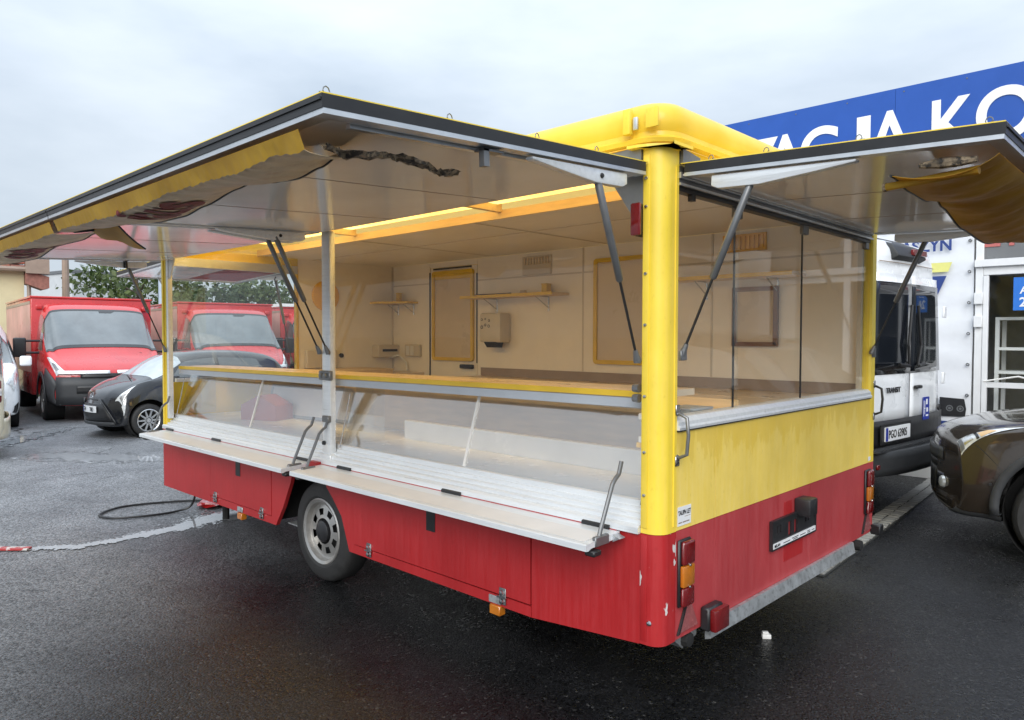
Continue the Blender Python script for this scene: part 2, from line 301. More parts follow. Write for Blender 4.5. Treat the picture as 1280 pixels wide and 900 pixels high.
    h = n.new('ShaderNodeMath'); h.operation = 'MULTIPLY_ADD'; l.new(vo.outputs['Distance'], h.inputs[0]); h.inputs[1].default_value = -.9; l.new(noise(30, 4), h.inputs[2])
    h2 = n.new('ShaderNodeMath'); h2.operation = 'MULTIPLY_ADD'; l.new(cm.outputs[0], h2.inputs[0]); h2.inputs[1].default_value = -1.5; l.new(h.outputs[0], h2.inputs[2])
    bp = n.new('ShaderNodeBump'); bp.inputs['Strength'].default_value = .55; bp.inputs['Distance'].default_value = .006; l.new(h2.outputs[0], bp.inputs['Height']); l.new(bp.outputs[0], b.inputs['Normal'])
    b.inputs['Specular IOR Level'].default_value = .45
    return m
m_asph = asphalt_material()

# ------------------------------------------------------------------ ground
mb = MB(); N = 24
xs = [-900, -300, -100, -40, -20] + [-18 + i for i in range(27)] + [12, 40, 120, 600]; ys = [-600, -120, -40, -15] + [-10 + i for i in range(25)] + [20, 40, 120, 300, 900]
gr = random.Random(3)
mb.grid([[(x, y, gr.uniform(-.006, .002) if -12 < x < 4 and -6 < y < 10 else 0) for y in ys] for x in xs])
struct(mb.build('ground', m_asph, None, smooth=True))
m_pud = pm('puddle_sky_sheen', (.34, .35, .365), .05, 0, .12, 9, spec=.7, rvar=.03)  # sky reflection put into the puddle's pale base colour
def vnoise(x, y, seed=0):
    def h(i, j):
        k = (i*374761393 + j*668265263 + seed*974711) & 0xffffffff; k = ((k ^ (k >> 13))*1274126177) & 0xffffffff
        return ((k ^ (k >> 16)) & 0xffff)/65535
    i, j = math.floor(x), math.floor(y); u, v = x-i, y-j; u = u*u*(3-2*u); v = v*v*(3-2*v)
    return (h(i, j)*(1-u)+h(i+1, j)*u)*(1-v) + (h(i, j+1)*(1-u)+h(i+1, j+1)*u)*v
def puddle(spine, c=.016, seed=1, z=.0045):
    """spine [(x, y, half width)]; filled where the distance to the spine plus noise allows, ragged and speckled at the rim"""
    mb = MB(); V = {}
    xs_ = [p[0] for p in spine]; ys_ = [p[1] for p in spine]; w = max(p[2] for p in spine)*1.7
    def vert(i, j):
        if (i, j) not in V: V[(i, j)] = mb.bm.verts.new((i*c, j*c, z))
        return V[(i, j)]
    for i in range(int((min(xs_)-w)/c), int((max(xs_)+w)/c)):
        for j in range(int((min(ys_)-w)/c), int((max(ys_)+w)/c)):
            x, y = (i+.5)*c, (j+.5)*c; best = 9
            for a, b in zip(spine[:-1], spine[1:]):
                dx, dy = b[0]-a[0], b[1]-a[1]; t = max(0, min(1, ((x-a[0])*dx+(y-a[1])*dy)/(dx*dx+dy*dy))); ww = a[2]+(b[2]-a[2])*t
                best = min(best, math.hypot(x-a[0]-dx*t, y-a[1]-dy*t)/ww)
            f = best + .9*(vnoise(x*7, y*7, seed)-.5) + .55*(vnoise(x*31, y*31, seed+1)-.5) + 1.5*(vnoise(x*62, y*62, seed+2)-.5)*max(0, min(1, best*1.6-.5))
            if f < .85: mb.bm.faces.new((vert(i, j), vert(i+1, j), vert(i+1, j+1), vert(i, j+1)))
    return struct(mb.build('puddle', m_pud))
puddle([(-4.66,-1.02,.05),(-4.48,-.78,.055),(-4.46,-.48,.06),(-4.48,-.17,.09),(-4.55,.10,.17),(-4.62,.40,.22),(-4.55,.66,.16)], seed=2)
puddle([(-9.4,.2,.25),(-8.6,.7,.3),(-7.8,1.3,.15)], c=.04, seed=8)
puddle([(-12.3,1.2,.15),(-11.4,.4,.2),(-10.6,-.1,.1)], c=.05, seed=9)
# paver strip beside the trailer's rear end
m_paver = pm('grey_paver', (.30, .29, .265), .55, 0, .35, 9, bump=.35, bscale=50); m_joint = pm('paver_joint', (.035, .035, .03), .8, 0, .3, 20)
strip = thing('paver_strip', 'narrow strip of worn pale grey paving stones crossing the asphalt behind the trailer', 'paving strip', (-.36, 2.35, 0), R(3.5))
MB().box(-.10, .10, .0, 9.0, -.01, .006).build('joint_bed', m_joint, strip)
pr = random.Random(11); protos = []
for k in range(6):
    w = .090; d = .078; z = .013
    protos.append(MB().box(-w/2+pr.uniform(0,.006), w/2-pr.uniform(0,.006), -d/2+pr.uniform(0,.006), d/2-pr.uniform(0,.006), -.01, z).mesh('paver', m_paver))
y = .05
while y < 8.9:
    for sx in (-.048, .048):
        o = link('paver', protos[pr.randrange(6)], strip); o.location = (sx + pr.uniform(-.003, .003), y + (.02 if sx > 0 else 0), pr.uniform(-.002, .002)); o.rotation_euler = (pr.uniform(-.02,.02), pr.uniform(-.02,.02), pr.uniform(-.05,.05))
    y += .086

# ------------------------------------------------------------------ the food trailer
L, W = 4.91, 2.44
tr = thing('food_trailer', 'yellow and red sales trailer with raised canopy flaps and glass counter', 'trailer')
def rlip(cx0, cx1, cy0, cy1, rc, off, n=7):
    """rounded rectangle outline, grown by off"""
    pts = []; r = rc + off
    for (cx, cy, a0) in ((cx1-rc, cy0+rc, -90), (cx1-rc, cy1-rc, 0), (cx0+rc, cy1-rc, 90), (cx0+rc, cy0+rc, 180)):
        for k in range(n+1):
            a = R(a0 + 90*k/n); pts.append((cx + r*math.cos(a), cy + r*math.sin(a)))
    return pts
# roof shell: rounded lip all round and a shallow crowned top, one thin translucent moulding
prof = [(-.004, 2.300), (.030, 2.302), (.036, 2.318), (.024, 2.328), (.022, 2.345), (.034, 2.365), (.036, 2.40), (.026, 2.432), (.002, 2.455), (-.04, 2.468), (-.30, 2.482)]
mb = MB(); rings = [[mb.bm.verts.new((p[0], p[1], z)) for p in rlip(-L, 0, 0, W, .10, o)] for o, z in [(max(o, -.09), z) for o, z in prof[:-1]]]
inner = [mb.bm.verts.new((p[0], p[1], 2.482)) for p in rlip(-L+.35, -.35, .35, W-.35, .10, 0)]; rings.append(inner)
for a, b in zip(rings[:-1], rings[1:]):
    for k in range(len(a)): mb.bm.faces.new((a[k], a[(k+1) % len(a)], b[(k+1) % len(a)], b[k]))
mb.bm.faces.new(inner)
roof = mb.build('roof', m_grp, tr, smooth=True)
MB().prism(rlip(-.16, .02, -.02, .16, .16, .025)[:16] , 'z', 2.284, 2.296).build('corner_flange', m_yel, roof)
mb = MB().box(-.150, -.115, -.062, -.036, 2.335, 2.435); mb.build('bracket_block', m_yel, roof, bevel=.006)
MB().box(-.110, -.088, -.050, -.038, 2.35, 2.40).build('bracket_plate', m_alu, roof, bevel=.004)
MB().box(-.055, .0, -.044, -.036, 2.35, 2.425).build('cover_plate', m_yel, roof, bevel=.002)
# yellow frieze between flaps and roof lip
bx('frieze', m_yel, tr, -L+.06, -.095, .004, .024, 2.228, 2.299); bx('frieze', m_yel, tr, -.028, -.006, .115, 2.33, 2.228, 2.299)
bx('frieze', m_yel, tr, -L+.05, -.05, W-.03, W-.005, 2.1, 2.299); bx('frieze', m_yel, tr, -L+.004, -L+.024, .07, 2.40, 2.228, 2.299)
# corner posts (rounded section)
def arcpts(cx, cy, r, a0, a1, n=8): return [(cx + r*math.cos(R(a0+(a1-a0)*k/n)), cy + r*math.sin(R(a0+(a1-a0)*k/n))) for k in range(n+1)]
sec = [(-.092, 0.0)] + arcpts(-.06, .06, .06, -90, 0) + [(0, .112), (-.034, .112), (-.05, .09), (-.08, .055), (-.092, .055)]
post = MB().prism(sec, 'z', .778, 2.288).build('corner_post', m_yel, tr, smooth=True)
MB().box(-.0895, -.0605, -.004, .0, .80, 2.26).build('cover_strip', m_yel, post, bevel=.0015)
MB().box(-.004, .004, .088, .092, .80, 2.22).build('seam_bead', m_yel, post)
for z in (.93, 1.10, 1.32, 1.60, 1.80, 2.06, 2.17):
    MB().lathe([(.0, .006), (.006, .005), (.008, 0), (.008, -.002)], frame((1,0,0), (0,0,1), (-.075, -.004, z)), 8).build('screw', m_chrome, post)
lowpost = MB().prism([(p[0]+(-.002 if p[0] < -.05 else .0), p[1]) for p in sec], 'z', .335, .776).build('lower_corner_post', m_redchip, tr, smooth=True)
MB().box(-.0895, -.0605, -.003, .0, .35, .77).build('cover_strip', m_redchip, lowpost, bevel=.001)
MB().lathe([(.0, .008), (.008, .006), (.011, 0), (.011, -.002)], frame((1,0,0), (0,0,1), (-.05, .0, .425)), 8).build('screw', m_chrome, lowpost)
pf = MB().prism([(0, W), (0, 2.375), (-.012, 2.365), (-.05, 2.365), (-.05, W)], 'z', .778, 2.29).build('corner_post', m_yel, tr)
bx('inner_jamb', m_ivory, pf, -.075, -.0505, 2.33, 2.41, 1.19, 2.24)
MB().prism([(0, W), (0, 2.402), (-.05, 2.402), (-.05, W)], 'z', .34, .776).build('lower_corner_post', m_redrear, tr)
pl = MB().prism([(-L, 0), (-L+.028, 0), (-L+.028, .012), (-L+.060, .012), (-L+.060, .06), (-L, .06)], 'z', .782, 2.288).build('corner_post', m_yel, tr)
bx('alu_jamb', m_alu_w, pl, -L+.0605, -L+.10, .014, .05, .86, 2.19)
bx('lower_corner_post', m_red, tr, -L, -L+.018, .0, .05, .282, .780)
# middle post with clamp
mp_ = MB().box(-2.428, -2.337, .008, .05, .80, 2.19).build('middle_post', m_alu_w, tr, bevel=.008)
bx('foot', m_alu_w, mp_, -2.445, -2.32, -.004, .06, .79, .835, .004)
bx('clamp', m_alu_d, mp_, -2.445, -2.32, -.006, .02, 1.285, 1.345, .006)
for x in (-2.405, -2.36): MB().lathe([(0, .018), (.014, .016), (.016, 0), (0, 0)], frame((1,0,0), (0,0,1), (x, -.006, 1.315)), 10).build('bolt', m_alu_d, mp_)
MB().lathe([(0, .016), (.012, .014), (.014, 0), (0, 0)], frame((1,0,0), (0,0,1), (-2.40, .008, .90)), 10).build('rubber_stop', m_black, mp_)
bx('arm_bracket', m_strut, mp_, -2.40, -2.33, -.012, .012, 1.03, 1.07, .004)
# headers under the roof
bx('header', m_alu, tr, -L+.062, -.094, .0, .045, 2.204, 2.226); bx('header_lip', m_alu_d, tr, -L+.062, -.094, .0455, .055, 2.200, 2.226)
hd = bx('rear_header', m_alu_d, tr, -.06, -.004, .114, 2.363, 2.150, 2.226)
bx('glass_track', m_black, hd, -.05, -.012, .114, 2.36, 2.132, 2.1495); bx('rail_bead', m_alu, hd, -.0035, .008, .114, 2.36, 2.178, 2.200); bx('rail_bead', m_alu, hd, -.0035, .006, .114, 2.36, 2.150, 2.160)
bx('front_header', m_alu, tr, -L, -L+.05, .062, 1.25, 2.15, 2.226)
for a, b in ((-.165, -.094), ): # triangular gusset behind the post
    MB().prism([(-.094, 2.226), (-.30, 2.226), (-.26, 2.16), (-.16, 2.015), (-.094, 2.005)], 'y', .052, .060).build('gusset', m_alu, tr)
MB().prism([(-L+.1005, 2.19), (-L+.22, 2.19), (-L+.14, 2.05), (-L+.1005, 2.03)], 'y', .02, .03).build('gusset', m_white, tr)
# wedge corner pieces where the flaps meet the post
MB().prism([(-.095, 2.235), (-.30, 2.27), (-.30, 2.285), (-.095, 2.325-.03)], 'y', -.012, .003).build('flap_stop', m_alu_d, tr); MB().prism([(.118, 2.235), (.25, 2.26), (.25, 2.275), (.118, 2.292)], 'x', -.004, .014).build('flap_stop', m_alu_d, tr)
# side marker lamp on the post
lm = bx('marker_lamp', m_blackp, tr, -.112, -.0925, -.035, .02, 1.945, 2.075, .006); bx('lens', m_redlens, lm, -.118, -.072, -.052, -.0365, 1.945, 2.072, .008, 2)

# long side, red skirt below the counter
def panel(name, pts, mat, y0=0.0, y1=.026, parent=tr): return MB().prism(pts, 'y', y0, y1).build(name, mat, parent)
panel('skirt_panel', [(-.674, .281), (-.0945, .332), (-.0945, .776), (-.674, .776)], m_red)
panel('skirt_panel', [(-2.128, .284), (-.678, .281), (-.678, .330), (-2.072, .334), (-2.072, .776), (-2.42, .776), (-2.37, .63), (-2.30, .57), (-2.21, .48)], m_red)
panel('skirt_panel', [(-3.052, .334), (-3.995, .334), (-3.995, .284), (-2.996, .284), (-2.90, .42), (-2.80, .60), (-2.74, .776), (-3.052, .776)], m_red)
panel('skirt_panel', [(-L+.019, .282), (-4.0, .282), (-4.0, .776), (-L+.019, .776)], m_red)
def hatch(x0, x1, latch_x, locks):
    h = panel('hatch_door', [(x0, .339), (x1, .339), (x1, .776), (x0, .776)], m_red, -.003, .022)
    bx('latch_recess', m_black, h, latch_x-.035, latch_x+.035, -.0055, -.003, .545, .66)
    for lx in locks:
        k = bx('lock', m_alu_d, h, lx-.022, lx+.022, -.008, -.003, .295, .375, .003)
        # sub-sub pieces of the lock stay in one mesh
        mbk = MB().box(lx-.030, lx+.030, -.016, -.008, .328, .336); mbk.lathe([(0, .012), (.012, .010), (.014, 0), (0, 0)], frame((1,0,0), (0,0,1), (lx, -.008, .352)), 8); mbk.lathe([(0, .012), (.012, .010), (.014, 0), (0, 0)], frame((1,0,0), (0,0,1), (lx, -.008, .312)), 8)
        mbk.build('lock_bar', m_chrome, h)
    return h
hatch(-2.069, -.681, -1.378, (-1.924, -.854)); hatch(-3.992, -3.055, -3.535, (-3.906, -3.183))
MB().prism([(-2.07, .29), (-.12, .345), (-.12, .77), (-2.07, .77)], 'y', .028, .034).build('backing_sheet', m_dark, tr); MB().prism([(-L+.03, .29), (-3.05, .29), (-3.05, .77), (-L+.03, .77)], 'y', .028, .034).build('backing_sheet', m_dark, tr)
for x in (-3.504, -.902):
    c = bx('marker_lamp', m_orlens, tr, x-.035, x+.035, -.012, .03, .235, .282, .004); bx('mount_plate', m_zinc, c, x-.045, x+.035, -.006, -.0008, .288, .325, .002)
# wheel box, chassis, axle
MB().box(-3.02, -2.05, .45, .47, .28, .80).build('wheel_box', m_dark, tr); MB().prism([(-3.06, .79), (-2.04, .79), (-2.04, .80), (-3.06, .80)], 'y', .034, .45).build('wheel_box', m_dark, tr)
bx('wheel_box', m_dark, tr, -3.07, -3.05, .03, .45, .30, .80); bx('wheel_box', m_dark, tr, -2.06, -2.04, .036, .45, .30, .80)
bx('chassis', m_dark, tr, -L+.05, -.10, .5, W-.45, .34, .62); bx('floor_pan', m_dark, tr, -L+.04, -.05, .06, W-.04, .80, .83)
bx('axle', m_dark, tr, -2.58, -2.46, .12, W-.12, .27, .36); bx('draw_bar', m_dark, tr, -6.2, -L, W/2-.05, W/2+.05, .40, .50)
bx('under_plate', m_zinc, tr, -2.98, -2.70, .08, .40, .285, .292)
def wheel(parent, M, r, w, rimr, style, mr=m_rimal):
    """M: local z points outward along the axle"""
    h = w/2
    ty = MB().lathe([(rimr*.98, -h*.8), (rimr+.02, -h), (r-.04, -h), (r-.012, -h*.82), (r, -h*.55), (r, h*.55), (r-.012, h*.82), (r-.04, h), (rimr+.02, h), (rimr*.98, h*.8)], M, 40).build('tyre', m_tyre, parent, smooth=True)
    if style == 'steel':
        mb = MB().lathe([(rimr*1.0, h*.78), (rimr*1.03, h*.92), (rimr*.99, h*.98), (rimr*.90, h*.90), (rimr*.86, h*.55), (rimr*.80, h*.52)], M, 40)
        # disc face with eight oval hand holes, built as a ring of sectors
        n = 64; r0, r1, r2, r3 = rimr*.40, rimr*.50, rimr*.70, rimr*.82
        rr = [r0, r1, r2, r3]; hh = [h*.72, h*.66, h*.62, h*.52]
        V = [[mb.bm.verts.new(M @ Vector((rr[i]*math.cos(2*math.pi*k/n), rr[i]*math.sin(2*math.pi*k/n), hh[i]))) for k in range(n)] for i in range(4)]
        for i in range(3):
            for k in range(n):
                if i == 1 and k % 8 in (1, 2, 3, 4): continue
                mb.bm.faces.new((V[i][k], V[i][(k+1) % n], V[i+1][(k+1) % n], V[i+1][k]))
        rim = mb.build('rim', mr, ty, smooth=True)
        MB().lathe([(0, h*.98), (rimr*.26, h*.97), (rimr*.33, h*.86), (rimr*.34, h*.6)], M, 24).build('hub_cap', m_blackp, ty, smooth=True)
        MB().lathe([(0, h*.2), (rimr*.84, h*.2)], M, 24).build('brake_drum', m_dark, ty)
    else:
        mb = MB().lathe([(rimr*1.0, h*.78), (rimr*1.03, h*.93), (rimr*.97, h*.98), (rimr*.92, h*.86), (rimr*.90, h*.1)], M, 36)
        for k in range(style):
            a = 2*math.pi*k/style; wd = rimr*(.20 if style < 7 else .11)
            S = M @ Matrix.Rotation(a, 4, 'Z')
            mb.prism([(.05, -wd*.8), (rimr*.94, -wd*.55), (rimr*.94, wd*.55), (.05, wd*.8)], 'z', h*.55, h*.82, S)
        mb.lathe([(0, h*.9), (rimr*.2, h*.88), (rimr*.24, h*.5), (0, h*.5)], M, 20)
        rim = mb.build('rim', mr, ty)
        MB().lathe([(0, h*.05), (rimr*.9, h*.05)], M, 24).build('brake_disc', m_dark, ty)
    return ty
wheel(tr, frame((1,0,0), (0,0,1), (-2.525, .14, .318)), .318, .185, .205, 'steel', m_rim); wheel(tr, frame((-1,0,0), (0,0,1), (-2.525, W-.13, .318)), .318, .185, .205, 'steel', m_rim)
MB().tube([(-.62, .45, .34), (-.66, .42, .22), (-.64, .40, .12)], [.03, .025, .02], 8).build('steady_leg', m_dark, tr); MB().tube([(-4.5, .35, .34), (-4.5, .35, .0)], [.03, .03], 8).build('steady_leg', m_dark, tr)

# rear end: red and yellow sheets, seams between them
for (a, b) in ((.114, .43), (.433, 1.452), (1.455, 2.399)):
    bx('rear_sheet', m_redrear, tr, -.028, 0, a, b, .338, .777); bx('rear_sheet', m_yelrear, tr, -.028, -.001, a, b, .779, 1.181)
sill = MB().prism([(-.06, 1.182), (.012, 1.182), (.014, 1.192), (.006, 1.200), (.006, 1.214), (-.012, 1.232), (-.06, 1.236)], 'y', .113, 2.362).build('window_sill', m_alu_w, tr)
bx('sill_gasket', m_black, sill, .0, .008, .113, 2.362, 1.176, 1.1815)
bump = MB().prism([(.002, .345), (.018, .345), (.030, .285), (.004, .275)], 'y', .345, 2.06).build('bumper_strip', m_zinc, tr)
MB().prism([(.13, .335), (.34, .335), (.33, .29), (.22, .265)], 'x', -.09, -.03).build('rear_cross_member', m_zinc, tr)
MB().lathe([(0, .03), (.03, .025), (.035, 0), (0, 0)], frame((0,1,0), (0,0,1), (-.03, .24, .30)), 10).build('lashing_eye', m_dark, tr)
MB().lathe([(0, .06), (.03, .055), (.035, 0), (0, 0)], frame((0,1,0), (0,0,1), (-.03, 2.18, .30)), 10).build('lashing_eye', m_dark, tr)
def tail_lamp(y):
    b = bx('tail_lamp', m_blackp, tr, .0005, .014, y, y+.095, .468, .742, .006)
    bx('stop_lens', m_redlens, b, .014, .036, y+.004, y+.091, .640, .738, .012, 3); bx('indicator_lens', m_orlens, b, .014, .033, y+.004, y+.091, .552, .639, .006, 2); bx('reverse_lens', m_redlens, b, .014, .034, y+.004, y+.091, .472, .551, .010, 2)
    for z in (.64, .552): MB().lathe([(0, .005), (.005, .004), (.006, 0), (0, 0)], frame((0,1,0), (0,0,1), (.035, y+.047, z)), 8).build('screw', m_chrome, b)
tail_lamp(.118); tail_lamp(2.275)
for y in (.132, 2.255):
    t_ = MB().prism([(y, .362), (y+.145, .362), (y+.075, .495)], 'x', .001, .009).build('triangle_reflector', m_reflect, tr); MB().prism([(y-.012, .356), (y+.001, .36), (y+.073, .497), (y+.066, .503)], 'x', .0015, .011).build('edge', m_black, t_)
f_ = bx('fog_lamp', m_blackp, tr, .001, .045, .305, .43, .325, .425, .008); bx('lens', m_redlens, f_, .045, .075, .308, .427, .328, .422, .008, 2)
bx('rubber_buffer', m_black, tr, .001, .06, 2.40, 2.47, .325, .385, .006)
# number plate holder with punched back, lamp above
pr_ = MB()
Y0, Y1, Z0, Z1 = .965, 1.490, .526, .655
holes = [(1.02, .592, .016, .040), (1.055, .592, .016, .040), (1.155, .60, .038, .03), (1.155, .56, .038, .045), (1.225, .60, .038, .03), (1.225, .56, .038, .045), (1.36, .592, .016, .040), (1.395, .592, .016, .040)]
ycuts = sorted({Y0, Y1} | {h[0] for h in holes} | {h[0]+h[2] for h in holes}); zcuts = sorted({Z0, Z1} | {h[1] for h in holes} | {h[1]+h[3] for h in holes})
for i in range(len(ycuts)-1):
    for j in range(len(zcuts)-1):
        cy, cz = (ycuts[i]+ycuts[i+1])/2, (zcuts[j]+zcuts[j+1])/2
        if any(h[0] < cy < h[0]+h[2] and h[1] < cz < h[1]+h[3] for h in holes): continue
        pr_.box(.004, .013, ycuts[i], ycuts[i+1], zcuts[j], zcuts[j+1])
bmesh.ops.remove_doubles(pr_.bm, verts=pr_.bm.verts, dist=1e-5)
hold = pr_.build('plate_holder', m_blackp, tr)
for a in ((Y0-.006, Y1+.006, Z1, Z1+.010), (Y0-.006, Y1+.006, Z0-.006, Z0), (Y0-.006, Y0, Z0, Z1), (Y1, Y1+.006, Z0, Z1)): bx('rim', m_blackp, hold, .003, .019, *a)
bx('name_strip', m_txtw, hold, .0132, .018, Y0+.008, Y1-.004, Z0+.002, Z0+.026)
text('lettering', 'MELAN', .020, frame((0,1,0), (0,0,1), (.0185, Y0+.018, Z0+.007)), m_txtb, hold, .0004, .03)
for (a, b, z) in ((.12, .20, .012), (.22, .30, .016), (.235, .29, .008), (.32, .39, .012), (.41, .45, .016), (.415, .45, .008), (.47, .505, .012)): bx('print_line', m_txtb, hold, .0181, .0185, Y0+a, Y0+b, Z0+z-.002, Z0+z+.002)
bx('plate_lamp', m_blackp, tr, .001, .085, 1.245, 1.345, .645, .735, .010, 2)
bx('clean_patch', m_red, tr, .0003, .0016, 1.13, 1.36, .43, .54); bx('clean_patch', m_red, tr, .0003, .0016, 1.13, 1.22, .655, .73)
# sticker
stk = bx('sticker', m_txtw, tr, .0003, .0014, .122, .225, .795, .872)
text('lettering', 'TAUPN LET', .026, frame((0,1,.0), (0,-.12,1), (.0018, .126, .838)), m_txtb, stk, .0003, .03, xs=.72); bx('print_line', m_upst, stk, .0015, .0018, .128, .155, .805, .810); bx('print_line', m_upst, stk, .0015, .0018, .160, .212, .805, .810); bx('print_line', m_upst, stk, .0015, .0018, .175, .220, .828, .830)
bx('sticker', m_txtw, tr, .0003, .0014, 2.345, 2.385, .790, .815)
# grab handles
for (x, y) in ((.0, .112), (.0, 2.43)):
    hg = MB().tube([(x, y, 1.245), (x+.012, y, 1.25), (x+.045, y+.0, 1.235), (x+.052, y+.0, 1.17), (x+.045, y+.0, 1.09), (x+.012, y, 1.075), (x, y, 1.08)], .0075, 8).build('grab_handle', m_strut if y < 1 else m_black, tr, smooth=True)
    bx('foot', m_chrome, hg, .0005, .006, y-.014, y+.014, 1.245, 1.285, .002); bx('foot', m_chrome, hg, .0005, .006, y-.014, y+.014, 1.04, 1.08, .002)
# far side and front walls outside
bx('outer_wall', m_yel, tr, -L+.03, -.052, W-.03, W-.004, .34, 2.10)
fl = bx('front_sheet', m_red, tr, -L+.001, -L+.027, .062, W-.06, .282, .776); bx('front_sheet', m_yel, tr, -L+.001, -L+.027, .062, W-.06, .779, 1.16); bx('front_sheet', m_yel, tr, -L+.001, -L+.02, 1.262, W-.06, 1.161, 2.226)
bx('window_sill', m_alu_w, tr, -L+.0, -L+.05, .10, 1.25, 1.1605, 1.19)

# interior: wall sheets, ceiling sheets, furniture
XI0, XI1 = -L+.03, -.052
for (a, b) in ((XI0, -4.262), (-3.555, -2.28), (-2.277, -1.10), (-1.097, XI1)):
    bx('wall_sheet', m_cream, tr, a, b, 2.395, 2.405, .84, 2.088); bx('wall_sheet', m_cream, tr, a, b, 2.396, 2.406, 2.091, 2.298)
bx('wall_sheet', m_cream, tr, -4.258, -3.558, 2.396, 2.406, 2.245, 2.298)
m_joint2 = pm('joint_strip_ivory', (.62, .55, .45), .4, 0, .05, 8)
for x in (-2.2785, -1.0985): bx('joint_strip', m_joint2, tr, x-.007, x+.007, 2.391, 2.3948, 1.265, 2.297)
for (a, b) in ((XI0, -4.27), (-3.55, -2.29), (-2.27, -1.11), (-1.09, XI1)): bx('joint_strip', m_joint2, tr, a, b, 2.3915, 2.3948, 2.083, 2.096)
bx('joint_strip', m_joint2, tr, XI0+.002, XI0+.012, 2.378, 2.3945, 1.2, 2.297)
for y in (1.4215,): bx('joint_strip', m_joint2, tr, XI0, -.07, y-.008, y+.008, 2.2955, 2.2984)
for x in (-3.2985, -1.9885): bx('joint_strip', m_joint2, tr, x-.008, x+.008, .87, 2.39, 2.294, 2.2954)
door = bx('door', m_cream, tr, -4.250, -3.565, 2.398, 2.409, .84, 2.240)
for a in ((-4.262, -4.2505, .86, 2.20), (-3.566, -3.556, 1.3, 2.16), (-4.2, -3.64, 2.222, 2.236)): bx('door_gasket', m_black, door, a[0], a[1], 2.388, 2.399, a[2], a[3])
def ring(name, x0, x1, z0, z1, w, y0, y1, mat, parent, rc=.03):
    mb = MB(); n = 5; out = []; inn = []
    for (cx, cz, a0) in ((x1-rc, z0+rc, -90), (x1-rc, z1-rc, 0), (x0+rc, z1-rc, 90), (x0+rc, z0+rc, 180)):
        for k in range(n+1):
            a = R(a0+90*k/n); out.append((cx+rc*math.cos(a), cz+rc*math.sin(a))); inn.append((cx+(rc-w*.7)*math.cos(a) - (w*.3 if math.cos(R(a0+45)) > 0 else -w*.3), cz+(rc-w*.7)*math.sin(a) - (w*.3 if math.sin(R(a0+45)) > 0 else -w*.3)))
    O0 = [mb.bm.verts.new((p[0], y0, p[1])) for p in out]; I0 = [mb.bm.verts.new((p[0], y0, p[1])) for p in inn]; O1 = [mb.bm.verts.new((p[0], y1, p[1])) for p in out]; I1 = [mb.bm.verts.new((p[0], y1, p[1])) for p in inn]
    m = len(out)
    for k in range(m):
        q = (k+1) % m
        for A, B in ((O0, I0), (O1, O0), (I0, I1)): mb.bm.faces.new((A[k], A[q], B[q], B[k]))
    return mb.build(name, mat, parent)
m_blind = pm('drawn_blind', (.62, .50, .34), .3, 0, .04, 3, coat=.3)
wf = ring('window_frame', -4.205, -3.60, 1.315, 2.205, .034, 2.372, 2.3975, m_ylam, door); bx('blind', m_blind, wf, -4.18, -3.63, 2.388, 2.3965, 1.34, 2.12); bx('blind_box', m_ylam, wf, -4.18, -3.63, 2.380, 2.3965, 2.121, 2.19)
bx('door_handle', m_black, door, -3.77, -3.60, 2.35, 2.3975, 1.245, 1.285, .008)
wf = ring('window_frame', -2.155, -1.45, 1.332, 2.19, .034, 2.370, 2.3945, m_ylam, tr); bx('blind', m_blind, wf, -2.13, -1.475, 2.384, 2.3935, 1.356, 2.165)
wf = ring('picture_frame', -.93, -.60, 1.49, 1.90, .03, 2.368, 2.3945, m_brown, tr, .005); bx('board', m_blind, wf, -.905, -.625, 2.382, 2.3935, 1.515, 1.875)
def wall_shelf(x0, x1, z, d):
    s = bx('wall_shelf', m_wood, tr, x0, x1, 2.394-d, 2.394, z, z+.02); bx('edge_strip', m_ylam, s, x0, x1, 2.394-d-.004, 2.3935-d, z-.002, z+.024)
    for x in (x0 + (x1-x0)*.24, x0 + (x1-x0)*.80):
        MB().tube([(x, 2.392, z-.13), (x, 2.388, z-.004), (x, 2.394-d*.8, z-.006), (x, 2.39, z-.10)], .006, 6).build('bracket', m_chrome, s)
    return s
sh = wall_shelf(-3.56, -2.43, 1.905, .22); 
def item(name, mat, label, cat, a, bevel=.004): return tag(bx(name, mat, None, *a, bevel), label, cat)
tag(MB().tube([(-3.5, 2.30, 1.937), (-3.05, 2.31, 1.937)], .0105, 8).tube([(-3.06, 2.31, 1.937), (-3.035, 2.31, 1.937)], .0118, 8).build('rod', m_black, None, smooth=True), 'thin dark rod lying on the long yellow edged wall shelf', 'rod')
tag(MB().box(-2.66, -2.60, 2.30, 2.36, 1.9255, 2.00).box(-2.663, -2.597, 2.297, 2.363, 2.0002, 2.010).build('tin_box', m_ylam, None, bevel=.003), 'small yellow tin standing on the long wall shelf', 'tin')
tag(MB().box(-2.92, -2.86, 2.30, 2.34, 1.9255, 1.945).box(-2.915, -2.905, 2.305, 2.335, 1.9452, 1.965).box(-2.875, -2.865, 2.305, 2.335, 1.9452, 1.965).build('clip_holder', m_blind, None), 'low beige clip holder in the middle of the long wall shelf', 'holder')
wall_shelf(-1.366, -.42, 1.955, .22)
cs = MB().prism([(XI0, 2.394), (XI0, 2.10), (-4.75, 2.10), (-4.45, 2.25), (-4.45, 2.394)], 'z', 1.895, 1.915).build('corner_shelf', m_ylam, tr); tag(MB().box(-4.70, -4.65, 2.30, 2.34, 1.9155, 2.0).box(-4.703, -4.647, 2.297, 2.343, 2.0002, 2.010).build('tin_box', m_ylam, None, bevel=.003), 'small yellow tin standing on the corner shelf', 'tin')
